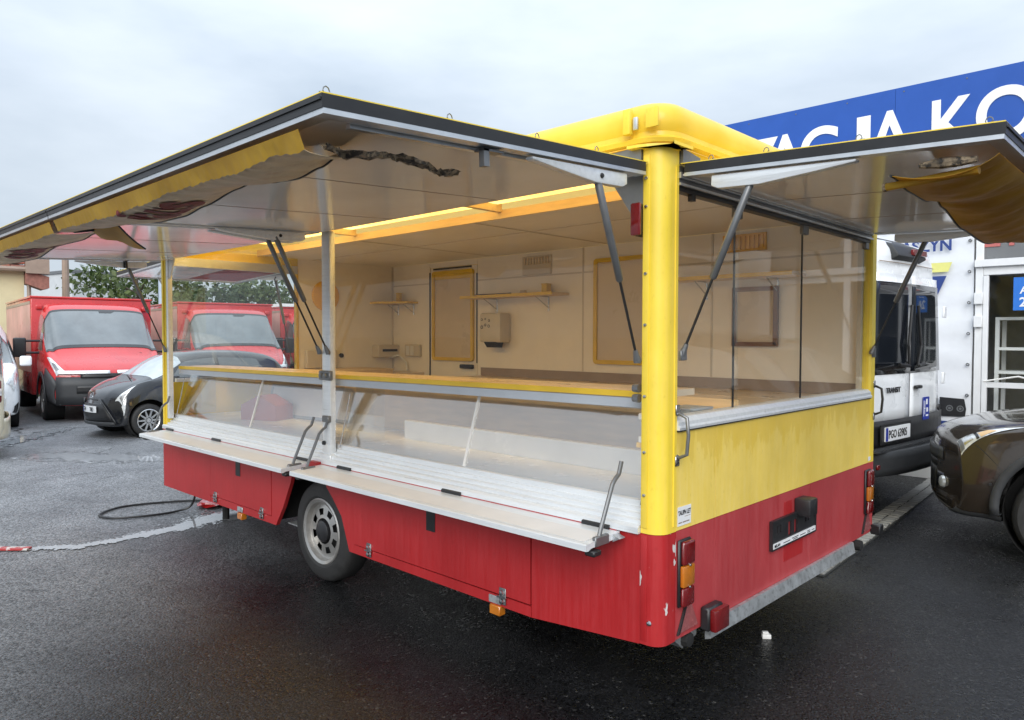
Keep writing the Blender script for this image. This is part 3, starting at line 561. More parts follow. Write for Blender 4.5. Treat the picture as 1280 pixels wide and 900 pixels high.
for x in (-4.78, -4.52): MB().tube([(x, 2.392, 1.78), (x, 2.388, 1.89), (x, 2.25, 1.89), (x, 2.39, 1.80)], .006, 6).build('bracket', m_chrome, cs)
ds = bx('towel_dispenser', m_ivory, tr, -3.38, -3.11, 2.25, 2.394, 1.50, 1.77, .02, 2)
MB().prism([(2.25, 1.505), (2.36, 1.505), (2.34, 1.455), (2.29, 1.455)], 'x', -3.32, -3.17).build('outlet', m_black, ds)
for (x, z, r_) in ((-3.345, 1.71, .012), (-3.30, 1.715, .01), (-3.30, 1.66, .013), (-3.345, 1.64, .016), (-3.25, 1.70, .012), (-3.255, 1.65, .014)): MB().lathe([(r_*.6, .0015), (r_, .0015), (r_, -.001), (r_*.6, -.001)], frame((1,0,0), (0,0,1), (x, 2.2495, z)), 12).build('printed_ring', m_txtb, ds)
vg = bx('vent_grille', m_ivory, tr, -2.957, -2.625, 2.380, 2.3955, 2.10, 2.265)
for k in range(9): bx('slat', m_blind, vg, -2.935+k*.034, -2.915+k*.034, 2.372, 2.380, 2.19, 2.25)
m_vent = pm('yellow_grille', (.80, .46, .06), .45, 0, .08, 8); vg = bx('vent_grille', m_vent, tr, -1.01, -.69, 2.378, 2.3955, 2.15, 2.27)  # yellow light on this rear vent is put into its colour
for k in range(9): bx('slat', m_vent, vg, -.985+k*.033, -.970+k*.033, 2.366, 2.378, 2.165, 2.255)
bx('fuse_box', m_ivory, tr, XI0, XI0+.12, 2.12, 2.39, 1.335, 1.465, .006); bx('fuse_window', m_black, tr, XI0+.1205, XI0+.124, 2.17, 2.36, 1.395, 1.42)
so = bx('socket', m_ivory, tr, -4.63, -4.39, 2.355, 2.3945, 1.345, 1.47, .006)
for x in (-4.57, -4.50): bx('plug_face', m_white, so, x-.03, x+.025, 2.350, 2.3545, 1.36, 1.455, .002)
MB().tube([(-4.80, 2.3, 1.33), (-4.70, 2.33, 1.36), (-4.62, 2.37, 1.28), (-4.6, 2.37, 1.20)], .012, 6).build('cable', m_white, tr, smooth=True)
# front wall inside
bx('wall_sheet', m_cream, tr, -L+.028, XI0+.001, 1.262, 2.394, .84, 2.298); bx('edge_trim', m_ylam, tr, -L+.0, XI0+.012, 1.235, 1.2605, 1.19, 2.2)
MB().lathe([(0, .03), (.13, .028), (.15, .02), (.15, 0)], frame((0,1,0), (0,0,1), (XI0+.002, 1.56, 1.955)), 28).build('round_lamp', m_vent, tr, smooth=True)
sk = bx('wall_box', m_ivory, tr, XI0+.002, XI0+.06, 1.32, 1.66, 1.24, 1.42, .006); MB().lathe([(0, .02), (.022, .018), (.024, 0)], frame((0,1,0), (0,0,1), (XI0+.002, 1.74, 1.36)), 12).build('knob', m_black, tr)
# ceiling: sheets behind the light opening, with seams
for (a, b) in ((XI0, -3.30), (-3.297, -1.99), (-1.987, -.06)):
    for (c, d) in ((.86, 1.42), (1.423, 2.394)): bx('ceiling_sheet', m_ceil, tr, a, b, c, d, 2.2985, 2.304)
bx('ceiling_edge', m_wood, tr, XI0, -.06, .845, .859, 2.292, 2.345)
for x in (-3.3, -1.72): bx('roof_rib', m_wood, tr, x-.02, x+.02, .08, .844, 2.33, 2.43)
bx('ceiling_sheet', m_ceil, tr, -.40, -.06, .115, .844, 2.2985, 2.304)
m_diff, n_, l_, b_ = nodes('lit_diffuser'); b_.inputs['Base Color'].default_value = (.8, .6, .25, 1); b_.inputs['Emission Strength'].default_value = 1.0
t_ = n_.new('ShaderNodeTexCoord'); z_ = n_.new('ShaderNodeTexNoise'); z_.inputs['Scale'].default_value = 1.1; l_.new(t_.outputs['Object'], z_.inputs['Vector']); c_ = n_.new('ShaderNodeValToRGB'); c_.color_ramp.elements[0].position = .35; c_.color_ramp.elements[0].color = (1.3, .80, .19, 1); c_.color_ramp.elements[1].position = .65; c_.color_ramp.elements[1].color = (2.0, 1.35, .40, 1)
l_.new(z_.outputs['Fac'], c_.inputs[0]); l_.new(c_.outputs[0], b_.inputs['Emission Color'])
for (a, b) in ((-4.60, -3.325), (-3.275, -1.745), (-1.695, -.41)): bx('light_diffuser', m_diff, tr, a, b, .12, .80, 2.372, 2.380, .002)
# work tops
bx('interior_floor', pm('vinyl_floor', (.62, .58, .52), .4, 0, .1, 6), tr, XI0, XI1, .84, 2.39, .832, .838)
bx('back_counter', m_count, tr, -3.50, -.055, 1.83, 2.3935, 1.160, 1.185); bx('upstand', m_upst, tr, -3.50, -.055, 2.384, 2.3945, 1.186, 1.262); bx('rear_counter', m_count, tr, -.62, -.056, .86, 1.829, 1.160, 1.184)
bx('front_counter', m_count, tr, XI0+.003, -4.35, .55, 2.393, 1.160, 1.185); tag(MB().box(-4.86, -4.36, 1.2, 2.0, 1.1855, 1.222).box(-4.87, -4.35, 1.19, 2.01, 1.2222, 1.236).build('wooden_tray', m_wood, None, bevel=.002), 'flat pale wooden tray lying on the counter under the fuse box', 'tray')
bx('inner_front', m_cream, tr, -3.5, -.62, 1.84, 1.86, .84, 1.16); bx('end_counter', m_count, tr, -.30, -.056, .43, .859, 1.160, 1.184); tag(MB().box(-.26, -.12, .45, .62, 1.1845, 1.225).box(-.263, -.117, .447, .623, 1.2252, 1.236).build('lidded_box', m_greyface, None, bevel=.003), 'flat blue grey lidded box on the counter behind the rear glass', 'box')
# front rail of the service hatch (runs a few millimetres higher at the rear end)
def tilt(pts): return [(x, y, z + .0066*(x+.15)) for x, y, z in pts]
def tbox(name, mat, parent, x0, x1, y0, y1, z0, z1):
    m = MB().box(x0, x1, y0, y1, z0, z1)
    for v in m.bm.verts: v.co.z += .0066*(v.co.x + .15)
    return m.build(name, mat, parent)
rl = tbox('service_rail', m_count, tr, -L+.10, -.10, .104, .42, 1.302, 1.330); tbox('yellow_edge', m_ylam, rl, -L+.10, -.10, .094, .1035, 1.306, 1.331); tbox('grey_face', m_greyface, rl, -L+.10, -.10, .098, .112, 1.262, 1.3015)
for z in (1.31, 1.35): MB().lathe([(0, .03), (.016, .028), (.018, 0), (0, 0)], frame((0,0,1), (0,1,0), (-.108, .01, z)), 10).build('knob', m_alu_d, tr)
# sales counter in stepped aluminium
stp = [(-.016, .774), (-.016, .798), (-.008, .806), (.012, .808), (.013, .821), (.016, .824), (.034, .827), (.035, .842), (.054, .846), (.055, .862), (.068, .864), (.069, .888), (.084, .893), (.10, .893), (.10, .86), (.05, .79), (.03, .774)]
ct = MB().prism(stp, 'x', -L+.019, -.0945).build('sales_counter', m_alu_w, tr, bevel=0)
bx('red_bead', m_red, ct, -L+.03, -.20, -.0165, -.010, .766, .7735)
# glass display case
bx('display_deck', m_deck, tr, -L+.12, -.10, .1005, .82, .862, .880); bx('display_back', m_wood, tr, -L+.12, -.10, .82, .835, .862, 1.255); bx('display_lip', m_wood, tr, -L+.12, -.10, .60, .8195, 1.18, 1.20); 
bx('display_riser', m_deck, tr, -2.32, -.12, .56, .60, .881, 1.0)
m_redbrown = pm('red_brown_solid', (.36, .10, .085), .5, 0, .15, 6)
cbx = tag(MB().prism([(-.17, 0), (.17, 0), (.17, .12), (.0, .20), (-.17, .12)], 'y', -.11, .11).build('gabled_shape', m_redbrown, None, bevel=.003), 'reddish gabled shape inside the display case', 'box'); cbx.location = (-4.02, .48, .8805); cbx.rotation_euler = (0, 0, R(24))  # added solid standing in for a reddish shape seen in the case glass
brd = thing('framed_board', 'pale framed board leaning inside the display case behind the reddish gabled shape', 'board', (-3.78, .70, .8805), R(8))  # added panel standing in for a pale shape seen in the case glass
MB().box(-.50, .50, -.006, .006, .0, .26, Matrix.Rotation(R(-14), 4, 'X')).build('sheet', m_txtw, brd)
for a in ((-.52, .52, -.012, .012, -.0, .022), (-.52, .52, -.012, .012, .245, .27), (-.52, -.498, -.012, .012, .0225, .2445), (.498, .52, -.012, .012, .0225, .2445)): MB().box(*a, Matrix.Rotation(R(-14), 4, 'X')).build('frame_strip', m_greyface, brd)
def case_pane(x0, x1):
    p = [(.078, .894), (.188, 1.247), (.193, 1.2455), (.083, .8925)]
    return MB().prism(p, 'x', x0, x1).build('case_pane', m_glassc, tr)
for a, b in ((-1.205, -.115), (-2.315, -1.222), (-3.50, -2.45), (-4.77, -3.517)): case_pane(a, b)
for x in (-1.2135, -3.5085): MB().prism([(.074, .894), (.184, 1.248), (.194, 1.245), (.084, .891)], 'x', x-.007, x+.007).build('glazing_bar', m_white, tr)
for x in (-2.325, -2.44, -4.785, -.108): MB().prism([(.085, .893), (.195, 1.245), (.40, 1.245), (.40, .893)], 'x', x-.003, x+.003).build('case_end_pane', m_glassc, tr)
bx('case_top_bar', m_white, tr, -L+.14, -.12, .188, .20, 1.2475, 1.256)
for x in (-.125, -2.30, -2.46, -4.76): MB().tube([(x, .05, .875), (x+.004, .09, 1.05), (x+.006, .12, 1.20)], .0035, 6).build('stay_wire', m_alu_d, tr)
bx('wire_bracket', m_wood, tr, -.135, -.098, .03, .05, 1.11, 1.13); bx('wire_bracket', m_white, tr, -.125, -.098, .03, .045, 1.131, 1.155); bx('stop_block', m_white, tr, -.15, -.098, .06, .10, 1.215, 1.245, .005)
# window panes above the rail, rear sliding panes, front pane
for a, b in ((-2.332, -.10), (-L+.105, -2.432)): MB().box(a, b, .030, .035, 1.345, 2.202).build('window_pane', m_glass, tr)
for i, (a, b) in enumerate(((.118, .665), (.640, 1.385), (1.36, 2.352))):
    x = -.022 - .010*(i % 2); p = MB().box(x-.005, x, a, b, 1.236, 2.150).build('window_pane', m_glass, tr)
    if i: bx('pane_edge', m_black, p, x-.006, x+.002, a-.0015, a+.0045, 1.237, 2.131); bx('pane_clamp', m_strut, p, x-.008, x+.012, a-.02, a+.055, 2.085, 2.133, .004)
bx('track_stop', m_strut, tr, -.03, -.008, 2.27, 2.33, 2.09, 2.131, .004); bx('track_stop', m_black, tr, -.03, -.008, .23, .255, 2.105, 2.131)
MB().box(-L+.02, -L+.025, .064, 1.234, 1.1905, 2.149).build('window_pane', m_glass, tr)

# fold-down shelves on the long side
def fold_shelf(x0, x1, hinges, arms):
    yo = -.228; zi, zo = .770, .757
    s = MB().prism([(-.012, zi), (yo, zo), (yo-.004, zo-.004), (yo-.004, zo-.026), (yo+.012, zo-.028), (yo+.03, zo-.020), (-.03, zi-.026), (-.012, zi-.028)], 'x', x0, x1).build('fold_shelf', m_alu_w, tr)
    MB().prism([(-.085, zi-.0035), (yo+.02, zo+.0022), (yo+.02, zo+.0032), (-.085, zi-.0025)], 'x', x0+.01, x1-.03).build('shelf_insert', pm('worn_grey_board', (.70, .69, .675), .36, 0, .06, 6), s)
    for hx in hinges: MB().tube([(hx-.07, -.016, .776), (hx+.07, -.016, .776)], .011, 8).build('hinge', m_black, s, smooth=True)
    for (ax, sx) in arms:
        MB().tube([(ax, -.15, .745), (ax, -.13, .80), (ax+sx*.0, -.055, .965), (ax, -.035, .985), (ax, -.012, 1.0), (ax, .006, 1.05)], .009, 8).build('support_arm', m_strut, s, smooth=True)
        bx('arm_bracket', m_strut, s, ax-.010, ax+.010, -.175, -.085, .735, .775, .004)
        bx('rubber_foot', m_black, s, ax-.025, ax+.025, -.205, -.155, .705, .728, .005)
    return s
s1 = fold_shelf(-2.40, -.184, (-.30, -1.20, -2.15), ((-.19, 1), (-2.36, -1))); MB().prism([(-.184, .765), (-.150, .752), (-.184, .735)], 'y', -.06, -.02).build('end_cap', m_alu, s1)
s2 = fold_shelf(-4.80, -2.50, (-2.62, -3.85, -4.72), ((-2.52, 1), (-4.78, -1))); bx('catch', m_red, tr, -2.495, -2.405, -.05, -.017, .735, .785)

# ------------------------------------------------------------------ raised canopy flaps
def eyelet(M, parent):
    pts = [(0, -.008, .0), (0, -.010, .007), (0, -.007, .015), (0, .0, .019), (0, .007, .015), (0, .010, .007), (0, .004, .003), (0, .02, .002)]
    MB().tube(pts, .0018, 6, M).build('eyelet', m_strut, parent, smooth=True)
def flap(o, xa, ya, ln, dp, eyes, seams):
    M = frame(xa, ya, o)
    f = MB().box(0, ln, .0, dp, -.0055, -.002, M).build('canopy_flap', m_yel, tr)
    MB().box(.004, ln-.004, .01, dp-.004, -.050, -.046, M).build('lining', m_under, f)
    mb = MB()
    for a in ((.0, .028, .02, dp), (ln-.028, ln, .02, dp), (.028, ln-.028, dp-.028, dp)): mb.box(a[0]-(.003 if a[0] < .01 else 0), a[1]+(.003 if a[1] > ln-.01 else 0), a[2], a[3]+(.003 if a[3] >= dp-.001 else 0), -.041, -.0062, M)
    mb.build('gasket', m_black, f)
    mb = MB()
    for a in ((-.002, .045, .02, dp), (ln-.045, ln+.002, .02, dp), (.0455, ln-.0455, dp-.045, dp)): mb.box(a[0], a[1], a[2], a[3], -.055, -.0412, M)
    mb.build('edge_frame', m_alu, f)
    mb = MB().box(-.001, ln+.001, dp+.0035, dp+.008, -.022, -.016, M); mb.build('seal_lip', m_black, f)
    for s in seams: MB().box(s-.002, s+.002, .03, dp-.05, -.0512, -.0501, M).build('seam', m_upst, f)
    for (ex, ey) in eyes: eyelet(M @ Matrix.Translation((ex, ey, 0)), f)
    return f, M
def strut(f, p0, p1):
    p0, p1 = Vector(p0), Vector(p1)                       # p0 on the body, p1 on the flap
    q = p0.lerp(p1, .45)
    s = MB().tube([q, q.lerp(p1, .02), p1.lerp(q, .01), p1], [.009, .0145, .0145, .012], 10).build('gas_strut', m_strut, f, smooth=True)
    r_ = MB().tube([p0, q], .0055, 8).build('piston_rod', m_black, f, smooth=True)
    e = MB(); e.tube([p0 + Vector((0, 0, -.012)), p0, p0.lerp(p1, .06)], [.014, .016, .009], 8); e.build('end_joint', m_strut, f)
def bracket(f, M, x0, x1, big=1.0):
    pr = [(.13, -.0605), (.66*big, -.0605), (.655*big, -.070), (.52*big, -.088), (.32, -.112), (.16, -.112), (.13, -.100)]
    o = MB().prism(pr, 'x', x0, x1, M).build('strut_bracket', m_alu_w, f, bevel=.004)
    MB().lathe([(0, .006), (.008, .005), (.010, 0), (0, 0)], M @ frame((0,1,0), (0,0,1), (x0-.001, .29, -.085)) @ Matrix.Rotation(math.pi, 4, 'X'), 8).build('bracket_bolt', m_black, f)
    return o
DRO = .052
f1, M1 = flap((-.062, -.012, 2.232), (-1,0,0), (0,-1,-DRO), 2.372, 1.435, [(.02, 1.41), (.02, 1.0), (.02, .62), (.02, .30)], (.8, 1.6))
bracket(f1, M1, .008, .040); strut(f1, (-.105, -.012, 1.462), (-.085, -.306, 2.128)); bracket(f1, M1, 2.30, 2.335); strut(f1, (-2.335, -.006, 1.455), (-2.375, -.325, 2.126))
MB().box(.02, .035, .80, .815, -.062, -.060, M1).box(.018, .040, .845, .868, -.115, -.060, M1).box(.018, .060, .78, .868, -.068, -.0605, M1).build('latch_hook', m_strut, f1)
MB().box(.055, .075, .50, 1.32, -.064, -.0512, M1).build('awning_track', m_alu, f1)
f2, M2 = flap((-2.452, -.012, 2.232), (-1,0,0), (0,-1,-DRO), 2.44, 1.435, [], (.8, 1.6))
bracket(f2, M2, .01, .045); strut(f2, (-2.43, -.006, 1.455), (-2.47, -.325, 2.126)); bracket(f2, M2, 2.39, 2.425); strut(f2, (-4.852, .004, 1.43), (-4.865, -.285, 2.130))
MB().box(2.30, 2.42, .30, .315, -.064, -.0605, M2).box(2.33, 2.35, .30, .312, -.12, -.064, M2).box(2.38, 2.40, .30, .312, -.115, -.064, M2).build('latch_hook', m_black, f2)
f3, M3 = flap((.006, 2.372, 2.236), (0,-1,0), (1,0,-.045), 2.26, 1.075, [(2.24, .12), (2.24, .34), (2.24, .66), (2.24, 1.03)], (.75, 1.5))
bracket(f3, M3, 2.215, 2.25); strut(f3, (.006, .140, 1.488), (.285, .142, 2.128)); bracket(f3, M3, .01, .045); strut(f3, (.010, 2.345, 1.462), (.300, 2.345, 2.128))
bx('strut_foot', m_strut, tr, .001, .02, 2.372, 2.40, 1.43, 1.49, .003); bx('strut_foot', m_strut, tr, .001, .016, .114, .16, 1.46, 1.50, .003)
f4, M4 = flap((-L-.006, .05, 2.232), (0,1,0), (-1,0,-.045), 1.20, 1.22, [], ())
bracket(f4, M4, 1.155, 1.19); strut(f4, (-L-.008, 1.215, 1.30), (-L-.32, 1.215, 2.13))
MB().tube([(-L-1.0, .35, 2.12), (-L-1.06, .42, 2.05)], .01, 6).build('latch_hook', m_alu_w, f4)
m_skirtred = pm('awning_red_print', (.38, .03, .05), .4, 0, .2, 6, col2=(.6, .55, .5), c2pos=(.62, .68))
MB().box(.62, 1.12, .25, 1.05, -.0525, -.0505, M4).build('printed_sheet', m_skirtred, f4)

# awning cloth bunched along the outer edges
def interp(tab, x):
    tab = sorted(tab)
    if x <= tab[0][0]: return tab[0][1]
    for a, b in zip(tab[:-1], tab[1:]):
        if x <= b[0]:
            t = (x-a[0])/(b[0]-a[0]); t = t*t*(3-2*t); return a[1] + (b[1]-a[1])*t
    return tab[-1][1]
wr = random.Random(21); ph_ = [wr.uniform(0, 6.28) for _ in range(8)]
def wrinkle(s, t): return ((.006*math.sin(150*s+ph_[3]+2*math.sin(9*s))+.004*math.sin(67*s+ph_[4]))*math.exp(-((t-.13)/.13)**2)) + (1-t*t)*(.005*math.sin(17*s+ph_[0]+3*t) + .003*math.sin(41*s+ph_[1]-5*t) + .0015*math.sin(80*s+ph_[2]+9*t))
hem = [(-.20, 2.075), (-.39, 2.108), (-.50, 2.085), (-.64, 2.070), (-.77, 2.078), (-.94, 2.104), (-1.06, 2.095), (-1.34, 2.066), (-1.53, 2.048), (-1.74, 2.050), (-2.12, 2.080), (-2.36, 2.10)]
def clY(t, w): return -1.432 + (.02*t/.26 if t < .26 else .02 + (w-.0)*(t-.26)/.74)
def clZ(t): return .048*t/.26 if t < .26 else .048*(1-((t-.26)/.74)**2)
def cloth1(X, t):
    z0 = 2.092; z1 = interp(hem, X)
    return Vector((X, clY(t, .235), z0 + (z1-z0)*t - clZ(t) + wrinkle(X, t)*min(1, t*3)*(.6+.6*t)))
hem2 = [(-2.46, 2.10), (-2.75, 2.095), (-2.94, 2.08), (-3.39, 2.085), (-3.87, 2.045), (-4.3, 2.05), (-4.85, 2.09)]
def cloth2(X, t):
    z1 = interp(hem2, X); return Vector((X, clY(t, .26), 2.092 + (z1-2.092)*t - clZ(t)*1.15 + wrinkle(X, t)*min(1, t*3)*(.6+.6*t)))
def awning(fl, fn, xa, xb, n, word=None):
    T0 = [0, .02, .05, .09, .13, .17, .21, .25]; T1 = [.25, .30, .34, .42, .5, .58, .66, .74, .82, .9, .96, 1.0]
    X = [xa + (xb-xa)*i/n for i in range(n+1)]
    band = MB().grid([[fn(x, t) for t in T0] for x in X], .0015).build('awning_band', m_fab, fl, smooth=True)
    MB().grid([[fn(x, t) for t in T1] for x in X], .0015).build('awning_cloth', m_fabp, fl, smooth=True)
    MB().tube([fn(x, 1.0) for x in X], .005, 6).build('awning_hem', m_black, fl, smooth=True)
    for (w, x0, sz, t0) in (word or ()):
        M = Matrix.Identity(4); o = text('awning_lettering', w, 1.0, M, m_txtr, fl, .0, .03)
        bm = bmesh.new(); bm.from_mesh(o.data); bmesh.ops.triangulate(bm, faces=bm.faces); bmesh.ops.subdivide_edges(bm, edges=[e for e in bm.edges if e.calc_length() > .08], cuts=2, use_grid_fill=False)
        for v in bm.verts: p = fn(x0 + v.co.x*sz, t0 - v.co.y*sz*3.6); v.co = p + Vector((0, -.0015, -.004))
        bm.to_mesh(o.data); bm.free()
awning(f1, cloth1, -.20, -2.40, 420, [('iaus', -1.62, .27, .84)]); awning(f2, cloth2, -2.47, -4.85, 420, [('outto', -3.75, .27, .86)])
# loose ends: the dirty rolled end by the corner, the corner tip hanging down at the joint
m_dirty = pm('dirty_cloth', (.30, .23, .15), .6, 0, .5, 18, bump=.5, bscale=30, col2=(.03, .026, .022), c2pos=(.44, .56))
cg = random.Random(77)
MB().grid([[Vector((-.20 + .040*v + .012*math.sin(17*u+3*v) + cg.uniform(-.008, .008), -1.37 + .47*u + cg.uniform(-.006, .006), 2.066 - .010*math.sin(9*u) - .018*math.sin(math.pi*v)*(1-.6*u) + cg.uniform(-.006, .006))) for v in [j/6 for j in range(7)]] for u in [i/26 for i in range(27)]], .002).build('rolled_end', m_dirty, f1, smooth=True)
tip = [[Vector((-2.40 + .30*u - .16*v*(1-u), -1.30 + .12*v + .05*u, 2.070 - .012*u - v*(.015 + .085*u) + .006*math.sin(9*u+4*v))) for v in [i/6 for i in range(7)]] for u in [i/8 for i in range(9)]]
MB().grid(tip, .0015).build('hanging_tip', m_fab, f1, smooth=True); MB().tube([tip[-1][k] for k in range(7)], .004, 6).build('tip_hem', m_black, f1)
MB().tube([(-2.425, -1.42, 2.085), (-2.40, -1.34, 2.055), (-2.36, -1.27, 2.06)], [.012, .014, .006], 6).build('tie_strap', m_black, f1, smooth=True)
# rear flap awning
hem3 = [(.20, 2.082), (.36, 2.06), (.55, 2.055), (.72, 2.08), (.78, 2.062), (1.1, 2.01), (1.5, 1.99), (2.0, 2.04), (2.33, 2.085)]
def cloth3(Y, t): return Vector((1.055 - .30*t, Y, 2.106 + (interp(hem3, Y)-2.106)*t - .035*math.sin(math.pi*min(1, t*1.02))**.8 + wrinkle(Y, t)*min(1, t*3)))
Yv = [.17 + 2.15*i/100 for i in range(101)]
MB().grid([[cloth3(y, t) for t in (0, .03, .08, .14, .2, .3, .4, .5, .6, .7, .8, .9, .96, 1)] for y in Yv], .0015).build('awning_cloth', m_fab, f3, smooth=True)
MB().tube([cloth3(y, 1) for y in Yv], .005, 6).build('awning_hem', m_black, f3, smooth=True)
MB().tube([(1.0, .165, 2.096), (.95, .165, 2.096), (.90, .165, 2.099), (.84, .165, 2.10)], [.010, .016, .018, .008], 8).build('rolled_end', m_dirty, f3, smooth=True)
MB().tube([(1.0, .19, 2.068), (.85, .21, 2.062), (.72, .23, 2.058)], [.014, .013, .013], 8).build('awning_roller', m_fab, f3, smooth=True); MB().tube([(.725, .23, 2.058), (.715, .232, 2.0578)], .015, 8).build('roller_cap', m_dirty, f3)

# ------------------------------------------------------------------ vehicles
def cr1(p0, p1, p2, p3, t): return .5*((2*p1) + (-p0+p2)*t + (2*p0-5*p1+4*p2-p3)*t*t + (-p0+3*p1-3*p2+p3)*t*t*t)
class Skin:
    """smooth car skin through rings of half-section points; u along the length, v from floor centre (0) to roof centre (K-1)"""
    def __init__(s, rings): s.R = [[Vector(p) for p in r] for r in rings]; s.nu = len(rings); s.nv = len(rings[0])
    def row(s, i, v):
        r = s.R[max(0, min(s.nu-1, i))]; j = min(int(v), s.nv-2); t = v - j
        g = lambda k: r[k] if 0 <= k < s.nv else (Vector((r[1].x, -r[1].y, r[1].z)) if k < 0 else Vector((r[-2].x, -r[-2].y, r[-2].z)))
        return cr1(g(j-1), g(j), g(j+1), g(j+2), t)
    def P(s, u, v, side=1):
        i = min(int(u), s.nu-2); t = u - i
        p = cr1(s.row(i-1, v), s.row(i, v), s.row(i+1, v), s.row(i+2, v), t)
        return Vector((p.x, max(0, p.y)*side, p.z))
    def N(s, u, v, side=1):
        e = .03; a = s.P(min(u+e, s.nu-1), v, side) - s.P(max(u-e, 0), v, side); b = s.P(u, min(v+e, s.nv-1), side) - s.P(u, max(v-e, 0), side)
        n = a.cross(b) * side
        return -n.normalized() if n.length > 1e-9 else Vector((0, 0, 1))
    def body(s, ku=5, kv=4):
        mb = MB(); us = [i/ku for i in range((s.nu-1)*ku+1)]; vs = [j/kv for j in range((s.nv-1)*kv+1)]
        ring = [(v, 1) for v in vs] + [(v, -1) for v in vs[-2:0:-1]]
        V = [[mb.bm.verts.new(s.P(u, v, sd)) for v, sd in ring] for u in us]; n = len(ring)
        for a, b in zip(V[:-1], V[1:]):
            for k in range(n): mb.bm.faces.new((a[k], a[(k+1) % n], b[(k+1) % n], b[k]))
        h = n//2; NA = 10
        for r in (V[0], V[-1]):      # end caps follow the bow of the ring
            x0 = r[0].co.x; rows = []
            for k in range(h+1):
                L_, R_ = r[k], r[(n-k) % n]
                if L_ is R_: rows.append([L_]*(NA+1)); continue
                kk = (x0 - L_.co.x)/max(L_.co.y, .02)**2; row = [L_]
                for j in range(1, NA):
                    y = L_.co.y*(1-2*j/NA); row.append(mb.bm.verts.new((x0 - kk*y*y if L_.co.y > .02 else x0, y, L_.co.z)))
                rows.append(row + [R_])
            for p, q in zip(rows[:-1], rows[1:]):
                for j in range(NA):
                    w = []
                    for v in (p[j], p[j+1], q[j+1], q[j]):
                        if v not in w: w.append(v)
                    if len(w) > 2: mb.bm.faces.new(w)
        bmesh.ops.remove_doubles(mb.bm, verts=mb.bm.verts, dist=1e-4); bmesh.ops.dissolve_degenerate(mb.bm, edges=mb.bm.edges, dist=1e-5)
        bmesh.ops.recalc_face_normals(mb.bm, faces=mb.bm.faces)
        if mb.bm.calc_volume(signed=True) < 0: bmesh.ops.reverse_faces(mb.bm, faces=mb.bm.faces)
        return mb
    def patch(s, quad, side=1, off=.004, n=8, m=6, thick=.004):
        (a, b, c, d) = quad; G = []
        for i in range(n+1):
            row = []
            for j in range(m+1):
                p = i/n; q = j/m
                u = (a[0]*(1-p)+b[0]*p)*(1-q) + (d[0]*(1-p)+c[0]*p)*q; v = (a[1]*(1-p)+b[1]*p)*(1-q) + (d[1]*(1-p)+c[1]*p)*q
                row.append(s.P(u, v, side) + s.N(u, v, side)*off)
            G.append(row)
        return G
    def across(s, u0, u1, vlo0, vlo1, off=.004, n=8, m=14):
        """sheet spanning both sides over the roof centre: u from u0 to u1, lower v limit changing from vlo0 to vlo1"""
        G = []
        for i in range(n+1):
            p = i/n; u = u0+(u1-u0)*p; vl = vlo0+(vlo1-vlo0)*p; row = []
            for j in range(2*m+1):
                sd = 1 if j <= m else -1; q = j/m if j <= m else (2*m-j)/m
                v = vl + (s.nv-1-vl)*q; row.append(s.P(u, v, sd) + s.N(u, v if v < s.nv-1.01 else s.nv-1.02, sd)*off)
            G.append(row)
        return G
def front(name, y0, y1, z0, z1, x0, bow, w, mat, parent, thick=.006, lean=0.0, n=14, m=3, cut=0.0):
    """curved sheet lying on a bowed front; cut slants its two ends"""
    G = [[(lambda y, z: Vector((x0 - bow*(y/w)**2 - lean*(z-z0), y, z)))((y0 + (y1-y0)*j/n)*(1 - cut*(i/m)), z0 + (z1-z0)*i/m) for j in range(n+1)] for i in range(m+1)]
    return sheet(name, G, mat, parent, -thick)
def sheet(name, G, mat, parent, thick=0.0): return MB().grid(G, thick).build(name, mat, parent, smooth=True, recalc=False)
def sect(x, zb, w, belt, wb, wr, zr, bow=0.0):
    pts = [(0, zb), (w*.80, zb), (w*.965, zb+.07), (w, zb+(belt-zb)*.52), (wb, belt), (wb*.45+wr*.55+.012, belt+(zr-belt)*.5), (wr, zr-.085*min(1, (zr-belt)*2.2)), (wr*.72, zr-.018*min(1, (zr-belt)*2.5)), (0, zr)]
    return [(x - bow*(y/max(w, .01))**2, y, z) for y, z in pts]
def cut_wheels(o, wheels, r, depth=.30):
    """cut round wheel openings through the body side"""
    for (x, y) in wheels:
        sgn = 1 if y > 0 else -1
        c = MB().lathe([(0, -.5), (r, -.5), (r, depth*.5), (0, depth*.5)], frame((sgn,0,0), (0,0,-1 if sgn > 0 else -1), (x, y + sgn*.1, r*.93)), 32)
        bmesh.ops.remove_doubles(c.bm, verts=c.bm.verts, dist=1e-5); bmesh.ops.recalc_face_normals(c.bm, faces=c.bm.faces)
        if c.bm.calc_volume(signed=True) < 0: bmesh.ops.reverse_faces(c.bm, faces=c.bm.faces)
        co = link('cutter', c.mesh('cutter', None, False, False)); co.location = (0, 0, 0)
        md = o.modifiers.new('b', 'BOOLEAN'); md.operation = 'DIFFERENCE'; md.solver = 'EXACT'; md.use_self = True; md.object = co
        par = o.parent; o.parent = None
        dg = bpy.context.evaluated_depsgraph_get(); dg.update(); me = bpy.data.meshes.new_from_object(o.evaluated_get(dg))
        o.modifiers.clear(); old = o.data; o.data = me; me.name = 'body'; bpy.data.meshes.remove(old); o.parent = par
        cm = co.data; bpy.data.objects.remove(co); bpy.data.meshes.remove(cm)
